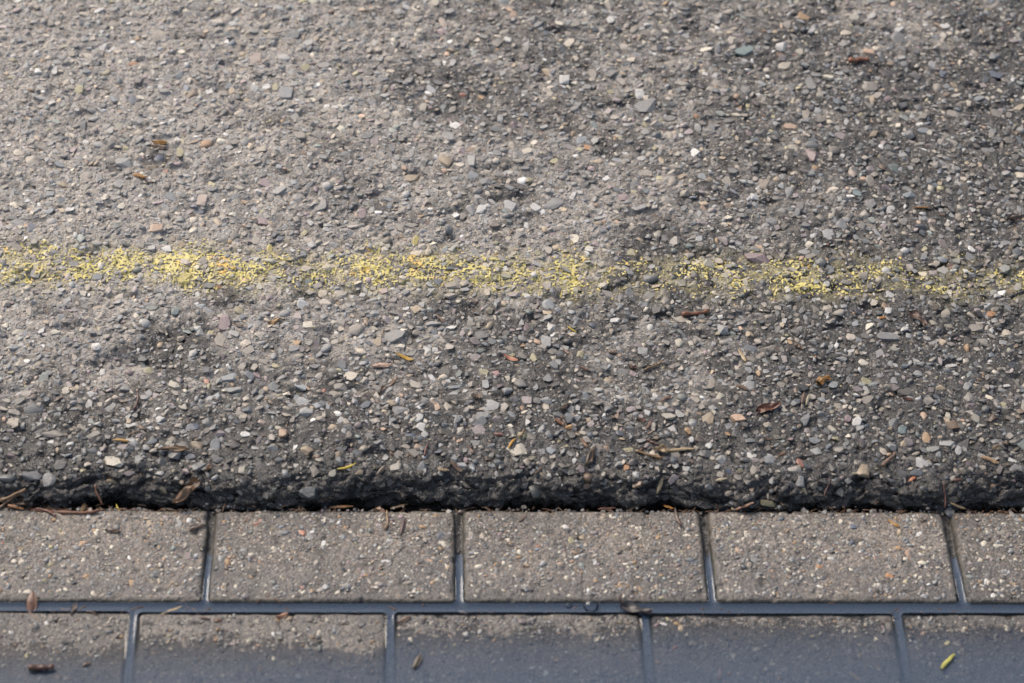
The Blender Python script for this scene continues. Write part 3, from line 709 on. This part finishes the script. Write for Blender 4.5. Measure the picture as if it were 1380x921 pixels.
silt_sky_share = .31*(1 - np.exp(-np.maximum(ZW - floor_z, 0)/.0010))
wcol = np.stack([silt_sky_share, silt_sky_share, silt_sky_share, silt_sky_share*0 + 1], -1).reshape(-1, 4)
water = link('gutter_water', new_mesh('gutter_water', wv, grid_faces(len(wx), len(wy)), True, wcol), M_WATER); water['kind'] = 'structure'
water['label'] = 'shallow rain water standing over the pavers and in their joints'; water['category'] = 'water'
tops_x.append(wgx.ravel()); tops_y.append(wgy.ravel()); tops_z.append(np.full(wgx.size, ZW))

# ------------------------------------------------------------------ height raster, for laying litter on whatever is there
TX, TY, TZ = np.concatenate(tops_x), np.concatenate(tops_y), np.concatenate(tops_z)
RC = .0020; rnx, rny = int((X1 - X0)/RC) + 2, int((Y1 + .30)/RC) + 2
Zr = np.full((rny, rnx), ZW)
ok = (TX > X0) & (TX < X1) & (TY > -.29) & (TY < Y1)
np.maximum.at(Zr, (((TY[ok] + .30)/RC).astype(int), ((TX[ok] - X0)/RC).astype(int)), TZ[ok])
def top_z(x, y):
    return Zr[min(max(int((y + .30)/RC), 0), rny - 1), min(max(int((x - X0)/RC), 0), rnx - 1)]
def hit(px, py):
    d = ray(px, py); t = (.03 - CZ)/d[2]
    for _ in range(400):
        p = CAM + d*t
        if p[2] <= top_z(p[0], p[1]): return p
        t += .0005
    return ground_at(px, py, 0.0)

# ------------------------------------------------------------------ plant litter
def tube(path, radii, sides, r, flat=1.0, jit=.12):
    path = np.array(path, float); n = len(path); tg = np.gradient(path, axis=0); tg /= np.linalg.norm(tg, axis=1)[:, None]
    V, Fc = [], []
    for i in range(n):
        a = np.cross(tg[i], (0, 0, 1)); a = a/np.linalg.norm(a); b = np.cross(a, tg[i])
        for k_ in range(sides):
            th = 2*math.pi*k_/sides; q = radii[i]*(1 + jit*(r.random() - .5)*2)
            V.append(path[i] + a*math.cos(th)*q + b*math.sin(th)*q*flat)
    for i in range(n - 1):
        for k_ in range(sides):
            Fc.append((i*sides + k_, i*sides + (k_ + 1) % sides, (i + 1)*sides + (k_ + 1) % sides, (i + 1)*sides + k_))
    c0 = len(V); V.append(path[0] - tg[0]*radii[0]*.4); V.append(path[-1] + tg[-1]*radii[-1]*.4)
    for k_ in range(sides):
        Fc.append((c0, (k_ + 1) % sides, k_, c0)); Fc.append((c0 + 1, (n - 1)*sides + k_, (n - 1)*sides + (k_ + 1) % sides, c0 + 1))
    return V, Fc
def shell(L, Wd, arch, th, r, curl=0.0, asym=.25, nu=11, nv=7):
    V, Fc = [], []
    for lay in (0, 1):
        for i in range(nu):
            u = -1 + 2*i/(nu - 1); wv_ = Wd*.5*max(.03, (1 - abs(u)**2.2)**.75)*(1 + asym*u)
            for j in range(nv):
                v = -1 + 2*j/(nv - 1)
                z = arch*(1 - v*v)*(1 - u*u*.7) + curl*u*u + .10*Wd*math.sin(3.1*u + seedphase[0])
                V.append((u*L*.5, v*wv_ + .06*Wd*math.sin(2*u), z - lay*th*(1 - .6*abs(v))))
    N = nu*nv
    for i in range(nu - 1):
        for j in range(nv - 1):
            a = i*nv + j; Fc.append((a, a + nv, a + nv + 1, a + 1)); Fc.append((N + a, N + a + 1, N + a + nv + 1, N + a + nv))
    rim = [i*nv for i in range(nu)] + [(nu - 1)*nv + j for j in range(1, nv)] + [i*nv + nv - 1 for i in range(nu - 2, -1, -1)] + [j for j in range(nv - 2, 0, -1)]
    for a, b in zip(rim, rim[1:] + rim[:1]): Fc.append((a, b, N + b, N + a))
    return V, Fc
seedphase = [0.0]
def crumple(L, Wd, r, amp=.35, nu=11, nv=8):
    V, Fc = [], []; ph = [r.uniform(0, 6.28) for _ in range(6)]
    for lay in (0, 1):
        for i in range(nu):
            u = -1 + 2*i/(nu - 1); wv_ = Wd*.5*(max(.08, 1 - abs(u)**2.0))**.6*(1 + .30*math.sin(4*u + ph[0]))
            for j in range(nv):
                v = -1 + 2*j/(nv - 1)
                z = Wd*amp*(abs(math.sin(1.9*v + ph[1] + 1.2*u)) + .45*math.sin(5*u + ph[2] + 2*v) + .3*math.sin(7*v + ph[3]))
                V.append((u*L*.5*(1 + .12*math.sin(3*v + ph[4])), v*wv_ + .15*Wd*math.sin(2.5*u + ph[5]), z - lay*.00035))
    N = nu*nv
    for i in range(nu - 1):
        for j in range(nv - 1):
            a = i*nv + j; Fc.append((a, a + nv, a + nv + 1, a + 1)); Fc.append((N + a, N + a + 1, N + a + nv + 1, N + a + nv))
    rim = [i*nv for i in range(nu)] + [(nu - 1)*nv + j for j in range(1, nv)] + [i*nv + nv - 1 for i in range(nu - 2, -1, -1)] + [j for j in range(nv - 2, 0, -1)]
    for a, b in zip(rim, rim[1:] + rim[:1]): Fc.append((a, b, N + b, N + a))
    return V, Fc
def tri_mesh(name, V, Fc, smooth=True):
    me = bpy.data.meshes.new(name)
    me.from_pydata([tuple(map(float, v)) for v in V], [], [tuple(dict.fromkeys(f)) for f in Fc]); me.update()
    for p in me.polygons: p.use_smooth = smooth
    return me
def piece(kind, L, Wd, r):
    seedphase[0] = r.uniform(0, 6.28)
    if kind == 'twig':
        n = 9; b = r.uniform(-.10, .10)*L; c2 = r.uniform(-.05, .05)*L
        path = [(-L/2 + L*i/(n - 1), b*(1 - (2*i/(n - 1) - 1)**2) + c2*math.sin(6*i/(n - 1)), .12*Wd*math.sin(i*1.7)) for i in range(n)]
        return tube(path, [Wd*.5*(1.0 - .35*i/(n - 1))*(1 + .22*math.sin(i*2.3 + seedphase[0])) for i in range(n)], 8, r, .85, .16), True
    if kind == 'needle':
        n = 9; b = r.uniform(.03, .09)*L*r.choice((-1, 1))
        path = [(-L/2 + L*i/(n - 1), b*(1 - (2*i/(n - 1) - 1)**2), 0) for i in range(n)]
        return tube(path, [Wd*.5*(max(.12, 1 - abs(2*i/(n - 1) - 1)**3)) for i in range(n)], 6, r, .6, .05), True
    if kind == 'chip':
        n = 6
        path = [(-L/2 + L*i/(n - 1), .08*Wd*math.sin(i*2.1 + seedphase[0]), 0) for i in range(n)]
        return tube(path, [Wd*.5*(.55, .95, 1, .92, .8, .4)[i] for i in range(n)], 6, r, .5, .22), False
    if kind == 'husk': return shell(L, Wd, Wd*.34, .0006, r, curl=r.uniform(0, .12)*L), True
    if kind == 'scale': return shell(L, Wd, Wd*.15, .0005, r, curl=r.uniform(.02, .10)*L, asym=-.2), True
    return crumple(L, Wd, r), True
GROUPN = 'plant litter scattered over the road edge'
def lay(name, label, cat, kind, px, py, Lpx, Wpx, deg, col, lift=0.0, dark=.35, parent=None, pitchdeg=0.0, rough=.42):
    """deg: angle in the picture, counter-clockwise from horizontal; lengths in picture pixels"""
    r = random.Random(int(px*131 + py*17))
    p = hit(px, py); sc = F/((p - CAM) @ FW); d = ray(px, py); sv_ = abs(d[2])/np.linalg.norm(d)
    a = math.radians(deg); gxx, gyy = math.cos(a)*Lpx/sc, math.sin(a)*Lpx/sc/sv_
    L = math.hypot(gxx, gyy); ang = math.atan2(gyy, gxx)
    Wd = .82*Wpx/sc/(sv_*abs(math.cos(a)) + abs(math.sin(a)))
    (V, Fc), sm = piece(kind, L, Wd, r)
    o = link(name, tri_mesh(name, V, Fc, sm), litter_mat(col, dark, rough), parent)
    zs = [(t, top_z(p[0] + math.cos(ang)*L*t, p[1] + math.sin(ang)*L*t)) for t in (-.4, -.2, 0, .2, .4)]
    tt = np.array([q[0] for q in zs]); zz = np.array([q[1] for q in zs])
    m = np.polyfit(tt*L, zz, 1) if L > 0 else (0, zz.mean())
    sl = max(-.45, min(.45, m[0])); z0 = max(zz - sl*tt*L)*.55 + (zz - sl*tt*L).mean()*.45
    low = -min(v[2] for v in V)
    o.rotation_euler = (r.uniform(-.12, .12), -math.atan(sl) + math.radians(pitchdeg), ang); o.location = (p[0], p[1], z0 + low*.75 + lift)
    if parent is None:
        o['label'] = label; o['category'] = cat
    return o
AMB, RED, TANc, BRN, DKB, YEL, STR, ORG, YGR, GRY = (.36, .17, .035), (.20, .075, .035), (.36, .25, .14), (.17, .095, .05), (.06, .035, .022), (.62, .46, .05), (.42, .31, .17), (.46, .20, .045), (.45, .42, .09), (.13, .12, .11)
# name, label, category, shape, pixel x, y, length, width, angle, colour
LITTER = [
 ('bark_chip', 'amber chip with a dark tail lying below the striped seed husk', 'bark', 'chip', 188, 239, 18, 7, -14, AMB),
 ('twig', 'thin dark stem end beside the amber chip', 'twig', 'twig', 203, 247, 16, 2.5, -12, DKB),
 ('twig', 'straight reddish brown stick in the dark asphalt above the yellow line', 'twig', 'twig', 1157, 84, 28, 6, 1, (.26, .10, .05)),
 ('pine_needle', 'thin amber needle lying flat on the dark damp asphalt above the yellow line', 'needle', 'needle', 1242, 281, 26, 3.5, 2, (.30, .15, .05)),
 ('bark_chip', 'dark brown flat bark piece above the worn end of the yellow line', 'bark', 'leaf', 1366, 297, 24, 9, 8, DKB),
 ('twig', 'rust red twig just below the yellow line', 'twig', 'twig', 937, 422, 38, 7, 9, RED),
 ('dry_leaf', 'crumpled brown leaf scrap below the yellow line among grey stones', 'leaf', 'leaf', 1236, 431, 26, 16, -35, (.14, .085, .06)),
 ('seed_husk', 'slim orange yellow seed husk next to a pinkish chip', 'husk', 'husk', 545, 482, 26, 7, -22, (.58, .33, .05)),
 ('bark_chip', 'pale pinkish tan chip beside the orange yellow seed husk', 'bark', 'chip', 515, 494, 25, 9, 4, (.45, .30, .21)),
 ('seed_husk', 'coral red pointed husk with a dark tip', 'husk', 'husk', 688, 484, 23, 8, -27, (.46, .16, .08)),
 ('pine_needle', 'short bright yellow needle in the grey asphalt below the line', 'needle', 'needle', 771, 445, 15, 4, -28, (.55, .42, .06)),
 ('twig', 'bent brown twig with an amber end below the yellow line', 'twig', 'twig', 880, 494, 27, 5, 28, (.20, .12, .05)),
 ('leaf_scrap', 'small folded tan leaf scrap near the mauve stone', 'leaf', 'leaf', 370, 437, 18, 8, 10, (.40, .24, .10)),
 ('leaf_scrap', 'ragged orange leaf crumbs in the dark damp asphalt', 'leaf', 'leaf', 1108, 517, 22, 13, 12, (.42, .21, .05)),
 ('dry_leaf', 'reddish brown crumpled bud scale with a broad end', 'leaf', 'leaf', 1036, 552, 34, 17, 24, (.20, .085, .05)),
 ('seed_husk', 'pale tan sliver standing upright in the asphalt', 'husk', 'scale', 1000, 480, 20, 8, -70, STR),
 ('bark_chip', 'tiny orange crumb close to white pebbles below the line', 'bark', 'chip', 1189, 429, 9, 5, 10, ORG),
 ('seed_husk', 'dark red sliver beside an orange seed', 'husk', 'scale', 753, 569, 15, 6, -40, RED),
 ('seed', 'small round-ended orange seed touching a dark red sliver', 'seed', 'husk', 766, 577, 12, 8, 15, (.44, .25, .10)),
 ('pine_needle', 'orange needle leaning against a large pale stone near the edge', 'needle', 'needle', 690, 598, 18, 6, 52, (.50, .25, .03)),
 ('bark_chip', 'small maroon bark flake near the orange needle', 'bark', 'chip', 672, 586, 13, 6, -8, (.18, .07, .05)),
 ('pine_needle', 'curved orange brown needle on the dry asphalt near the broken edge', 'needle', 'needle', 163, 595, 25, 5, -5, (.42, .23, .06)),
 ('bark_strip', 'fibrous tan strip of bark above the broken asphalt edge', 'bark', 'leaf', 233, 607, 40, 8, 5, (.28, .18, .10)),
 ('twig', 'short dark maroon stick stuck upright in a hollow of the asphalt', 'twig', 'twig', 183, 543, 21, 6, 82, (.09, .035, .025)),
 ('pine_needle', 'bright yellow forked needle on the dark broken edge', 'needle', 'needle', 467, 629, 27, 5, 18, YEL),
 ('seed_husk', 'greyish brown sliver just right of the bright yellow needle', 'husk', 'husk', 513, 633, 17, 8, 38, (.17, .12, .09)),
 ('seed_husk', 'glossy dark brown seed shell on the broken edge', 'husk', 'husk', 614, 630, 22, 10, -40, (.12, .075, .045)),
 ('bark_chip', 'pale tan flake touching the glossy dark seed shell', 'bark', 'chip', 598, 634, 15, 6, 10, TANc),
 ('twig', 'thin dark red stalk standing in the damp asphalt near the edge', 'twig', 'twig', 575, 607, 17, 5, 72, (.13, .05, .035)),
 ('twig', 'brown stick crossing below the pale splinter', 'twig', 'twig', 875, 614, 37, 6, -17, (.21, .125, .06)),
 ('wood_splinter', 'long pale tan wood splinter near the broken edge', 'wood', 'chip', 917, 607, 36, 6, 5, STR),
 ('leaf_scrap', 'tan leaf scrap held between the splinter and the brown stick', 'leaf', 'leaf', 892, 609, 20, 14, -10, (.30, .205, .11)),
 ('dry_leaf', 'brown torn leaf stalk with ragged end beside the broken edge', 'leaf', 'leaf', 796, 616, 30, 15, 60, (.12, .075, .045)),
 ('seed_husk', 'tan and black pointed husk in the face of the broken edge', 'husk', 'husk', 889, 656, 20, 8, 60, (.33, .26, .15)),
 ('wood_splinter', 'short cream wood chip on the broken edge', 'wood', 'chip', 972, 647, 17, 7, 18, (.46, .38, .25)),
 ('twig', 'thick brown twig pointing up the slope on dark asphalt', 'twig', 'twig', 1198, 621, 26, 9, 42, (.20, .125, .08)),
 ('wood_splinter', 'tan orange wood chip near the broken edge', 'wood', 'chip', 1334, 620, 23, 9, -22, (.36, .23, .12)),
 ('bark_chip', 'orange bark crumb on the black broken edge', 'bark', 'chip', 1229, 647, 10, 8, 20, (.40, .14, .05)),
 ('twig', 'fine dark red stalk leaning down the broken edge', 'twig', 'twig', 1115, 656, 20, 3.5, 60, (.11, .04, .03)),
 ('twig', 'thin red stem standing over the paver joint beside the tan straw', 'twig', 'twig', 1273, 666, 26, 3, 86, (.16, .06, .04)),
 ('twig', 'rust brown twig leaning on the edge above the first twig pile', 'twig', 'twig', 133, 667, 22, 6, -62, (.17, .08, .045)),
 ('dry_leaf', 'dry brown leaf bundle wedged above the corner of a paver', 'leaf', 'leaf', 254, 677, 40, 22, 24, (.20, .115, .06)),
 ('twig', 'long red brown twig lying along the seam between road and paver', 'twig', 'twig', 88, 689, 94, 6, -2, (.19, .085, .045)),
 ('twig', 'tan twig on top of the pile in the seam', 'twig', 'twig', 18, 671, 38, 6, 8, (.27, .16, .08)),
 ('twig', 'dark twig slanting through the pile in the seam', 'twig', 'twig', 16, 680, 46, 5, 22, BRN),
 ('bark_chip', 'orange brown flake under the twig pile in the seam', 'bark', 'chip', 22, 686, 22, 6, -12, (.36, .17, .06)),
 ('seed_husk', 'upright tan brown husk leaning on the long red brown twig', 'husk', 'husk', 112, 687, 20, 8, 78, (.26, .17, .09)),
 ('twig', 'short dark red stick lying across the long red brown twig', 'twig', 'twig', 62, 692, 30, 6, -20, (.15, .065, .04)),
 ('moss_sprig', 'tiny bright yellow sprig at the seam beside the long twig', 'sprig', 'needle', 160, 685, 13, 4, -55, (.60, .47, .05)),
 ('wood_splinter', 'flat orange brown sliver in the seam above the second paver', 'wood', 'chip', 460, 684, 32, 4.5, 3, (.32, .16, .06)),
 ('wood_splinter', 'thin brown splinter in the seam close to a paver corner', 'wood', 'chip', 538, 683, 24, 4, 16, (.22, .135, .07)),
 ('twig', 'small tan stick pointing down the paver face', 'twig', 'twig', 520, 702, 26, 5, 84, (.30, .19, .10)),
 ('seed_husk', 'dark maroon husk pointing down the paver beside a tan stick', 'husk', 'husk', 543, 710, 26, 9, 74, (.085, .045, .04)),
 ('bark_chip', 'small orange flake in the seam above a brown hanging husk', 'bark', 'chip', 901, 684, 13, 5, -18, ORG),
 ('seed_husk', 'brown narrow husk hanging over the top of a paver', 'husk', 'husk', 913, 699, 26, 8, -78, (.12, .075, .055)),
 ('wood_splinter', 'dull red sliver in the seam above the third paver', 'wood', 'chip', 818, 686, 24, 4, 4, (.20, .09, .06)),
 ('wood_splinter', 'flat reddish splinter in the seam right of a joint', 'wood', 'chip', 1003, 685, 26, 5, 5, (.24, .12, .065)),
 ('seed_husk', 'glossy amber seed husk lying on the paver face', 'husk', 'husk', 1204, 706, 18, 8, -40, (.36, .19, .04)),
 ('straw', 'pale straw piece in the seam at the joint before the last paver', 'straw', 'needle', 1290, 687, 26, 4.5, -3, (.44, .30, .15)),
 ('seed_husk', 'faint brown sliver at the top of the third paver', 'husk', 'scale', 705, 698, 18, 7, 45, (.14, .10, .075)),
 ('leaf_scrap', 'tiny dark bristly crumb at the right corner of the first paver', 'leaf', 'leaf', 266, 713, 22, 7, 22, (.14, .085, .05)),
 ('leaf_scrap', 'thin brown fibre scrap on the face of the first paver', 'leaf', 'leaf', 152, 717, 22, 4, -6, (.15, .095, .06)),
 ('leaf_scrap', 'reddish brown leaf flap bridging the wet joint', 'leaf', 'scale', 43, 815, 26, 19, 85, (.19, .095, .06)),
 ('leaf_scrap', 'small grey brown scrap standing in the wet joint', 'leaf', 'leaf', 100, 822, 18, 8, 65, (.20, .15, .115)),
 ('straw', 'pale straw stub lying across the wet joint', 'straw', 'chip', 232, 823, 31, 6, 22, (.42, .30, .15)),
 ('bark_chip', 'small dark brown crumb on the second row of pavers', 'bark', 'chip', 276, 834, 13, 5, -10, (.10, .05, .03)),
 ('bark_chip', 'small rust brown crumb next to the dark one on a second row paver', 'bark', 'chip', 294, 837, 10, 6, 5, (.17, .085, .045)),
 ('bark_chip', 'orange brown bud scale on the edge of the long wet joint', 'bark', 'husk', 380, 831, 18, 10, 15, (.28, .135, .07)),
 ('leaf_scrap', 'pale tan scrap floating where two wet joints meet', 'leaf', 'scale', 624, 826, 14, 7, -20, (.26, .20, .16)),
 ('bark_chip', 'dark rimmed brown chip on a paver corner by the wet joint', 'bark', 'husk', 544, 836, 22, 9, 18, (.17, .105, .07)),
 ('seed', 'dark oval seed lying in the shallow water', 'seed', 'husk', 562, 894, 22, 13, 58, (.085, .06, .035)),
 ('twig', 'short dark red brown stick at the edge of the shallow water', 'twig', 'twig', 56, 902, 32, 10, 4, (.11, .05, .035)),
 ('bark_chip', 'tiny brown fleck on the wet paver next to the dark red stick', 'bark', 'chip', 117, 896, 10, 6, 20, (.13, .075, .045)),
 ('bark_piece', 'dark grey bark piece straddling the long wet joint', 'bark', 'leaf', 858, 825, 42, 15, -6, (.10, .09, .085)),
 ('twig', 'thin dark twig slanting onto the grey bark piece', 'twig', 'twig', 843, 814, 24, 4, -38, (.09, .05, .04)),
 ('pine_needle', 'thin black needle lying on a second row paver', 'needle', 'needle', 770, 844, 20, 3, -52, (.03, .026, .024)),
 ('bark_chip', 'small dark crumb floating in the long wet joint', 'bark', 'chip', 738, 825, 11, 5, 15, (.05, .045, .045)),
 ('bud', 'yellow green bud stem lying in the shallow water', 'bud', 'chip', 1277, 893, 29, 9, 40, YGR),
 ('leaf_scrap', 'faint pinkish scale lying under the shallow water', 'leaf', 'scale', 970, 907, 18, 9, 75, (.24, .14, .10)),
 ('leaf_scrap', 'faint tan crumb lying in the shallow water', 'leaf', 'scale', 1152, 910, 18, 9, -40, (.28, .21, .11)),
 ('twig', 'blue black thin twig below the end of the yellow line', 'twig', 'twig', 1371, 396, 26, 5, 26, (.03, .034, .045)),
]
for (nm, lb_, ct, kd, px, py, L_, W_, dg, cl) in LITTER:
    lay(nm, lb_, ct, kd, px, py, L_, W_, dg, cl, lift=(-.0020 if py in (907, 910) else .0008 if py > 880 else 0))

fr_rng = random.Random(41)
for k_ in range(34):
    px, py = fr_rng.uniform(20, 1360), fr_rng.triangular(400, 660, 625)
    if px < 500 and fr_rng.random() < .4: px += 600
    o = lay(*(('bark_fragment', 'tiny dark brown bark fragment on the damp asphalt between yellow line and pavers', 'bark', fr_rng.choice(('leaf', 'chip', 'twig', 'husk'))) +
            (px, py, fr_rng.uniform(9, 17), fr_rng.uniform(4, 8), fr_rng.uniform(-60, 60), fr_rng.choice(((.13, .06, .035), (.10, .06, .04), (.19, .10, .05), (.16, .10, .06))))))
    o['group'] = 'tiny bark fragments on the damp asphalt'
def empty_thing(name, label, cat, px, py):
    p = hit(px, py); e = bpy.data.objects.new(name, None); COL.objects.link(e); e['label'] = label; e['category'] = cat
    return e
e = empty_thing('seed_husk', 'amber and brown striped split seed husk lying in a dark hollow', 'husk', 214, 197)
lay('shell_half', '', '', 'husk', 215, 194, 22, 7, 2, (.34, .17, .03), .0011, parent=e)
lay('shell_half', '', '', 'husk', 213, 200, 22, 7, -2, (.24, .17, .11), .0009, parent=e)
e = empty_thing('seed_husk', 'dark split husk with a pale inner face standing in damp asphalt', 'husk', 1085, 540)
lay('shell_half', '', '', 'husk', 1082, 540, 20, 8, 66, (.11, .06, .035), .0008, parent=e)
lay('shell_half', '', '', 'husk', 1088, 541, 18, 6, 64, (.30, .25, .17), .0010, parent=e)
# bubble of water standing in the joint
def bubble(label, px, py, wpx):
    p = hit(px, py); sc = F/((p - CAM) @ FW); r = wpx/sc*.5
    bm = bmesh.new(); bmesh.ops.create_uvsphere(bm, u_segments=20, v_segments=12, radius=r)
    bmesh.ops.delete(bm, geom=[v for v in bm.verts if v.co.z < -r*.30], context='VERTS')
    for v in bm.verts: v.co.z *= .75
    me = bpy.data.meshes.new('bubble'); bm.to_mesh(me); bm.free()
    for q in me.polygons: q.use_smooth = True
    o = link('bubble', me, M_BUB); o.location = (p[0], p[1], ZW + r*.15); o['label'] = label; o['category'] = 'bubble'
t = NT('bubble_film'); t.t.nodes.remove(t.b)
tr = t.n('ShaderNodeBsdfTransparent', Color=(.93, .94, .95, 1)); gl = t.n('ShaderNodeBsdfAnisotropic', Color=(1, 1, 1, 1), Roughness=.05)
fr = t.n('ShaderNodeFresnel', IOR=1.38); m2 = t.n('ShaderNodeMixShader', Fac=fr.outputs[0])
t.t.links.new(tr.outputs[0], m2.inputs[1]); t.t.links.new(gl.outputs[0], m2.inputs[2]); t.t.links.new(m2.outputs[0], t.out.inputs['Surface'])
M_BUB = t.m
bubble('large clear air bubble on the water of the long joint', 796, 818, 20)
bubble('tiny clear air bubble beside the larger one in the long joint', 766, 817, 10)

# ------------------------------------------------------------------ fine litter and grit gathered in the seam
Vd, Fd = [], []; r_ = random.Random(11)
for k_ in range(520):
    x = r_.uniform(X0 + .05, X1 - .05)
    if r_.random() < .35: x = r_.gauss(-.16, .05)
    y = abs(r_.gauss(0, .0035)) - .002 if r_.random() < .8 else r_.gauss(-.105, .003)
    L = r_.uniform(.002, .011); w = r_.uniform(.00025, .0007); a = r_.gauss(0, .6); z = top_z(x, y)
    z = min(z, .004) + w*.6
    path = [(x + math.cos(a)*L*(t_ - .5), y + math.sin(a)*L*(t_ - .5) + .1*L*math.sin(3*t_), z + r_.uniform(-.0002, .0006)) for t_ in (0, .35, .7, 1)]
    v_, f_ = tube(path, [w*.7, w, w, w*.4], 4, r_, .7, .2)
    b_ = len(Vd); Vd += v_; Fd += [tuple(q + b_ for q in dict.fromkeys(f)) for f in f_]
fl = link('fine_plant_litter', tri_mesh('fine_plant_litter', Vd, Fd), litter_mat((.16, .085, .045), .3)); fl['kind'] = 'stuff'
fl['label'] = 'fine brown needles and fibres gathered in the seam and wet joint'; fl['category'] = 'litter'
n = 420; sk = dict(v=[], f=[], c=[])
gxs = rng.uniform(X0 + .05, X1 - .05, n); gys = np.abs(rng.normal(0, .0035, n)) - .0015; gr_ = .0005 + rng.gamma(2, .0004, n)
V_, F_, C_ = [], [], []; b_ = 0
for q in range(n):
    v, f, hard = MID[q % len(MID)]; a = rng.uniform(0, 6.28); R = gr_[q]
    z = min(top_z(gxs[q], gys[q]), .003)
    V_.append(np.stack([gxs[q] + R*(v[:, 0]*math.cos(a) - v[:, 1]*math.sin(a)), gys[q] + R*(v[:, 0]*math.sin(a) + v[:, 1]*math.cos(a)), z + R*(v[:, 2] + .2)], -1)); F_.append(f + b_); b_ += len(v)
    c = PC[rng.choice(len(PAL), p=PWt)]*rng.uniform(.25, .8); C_.append(np.tile(np.r_[c, .2], (len(v), 1)))
gt = link('grit', new_mesh('grit', np.concatenate(V_), np.concatenate(F_), False, np.concatenate(C_)), M_STONE); gt['kind'] = 'stuff'
gt['label'] = 'loose grit fallen into the seam between road and pavers'; gt['category'] = 'grit'
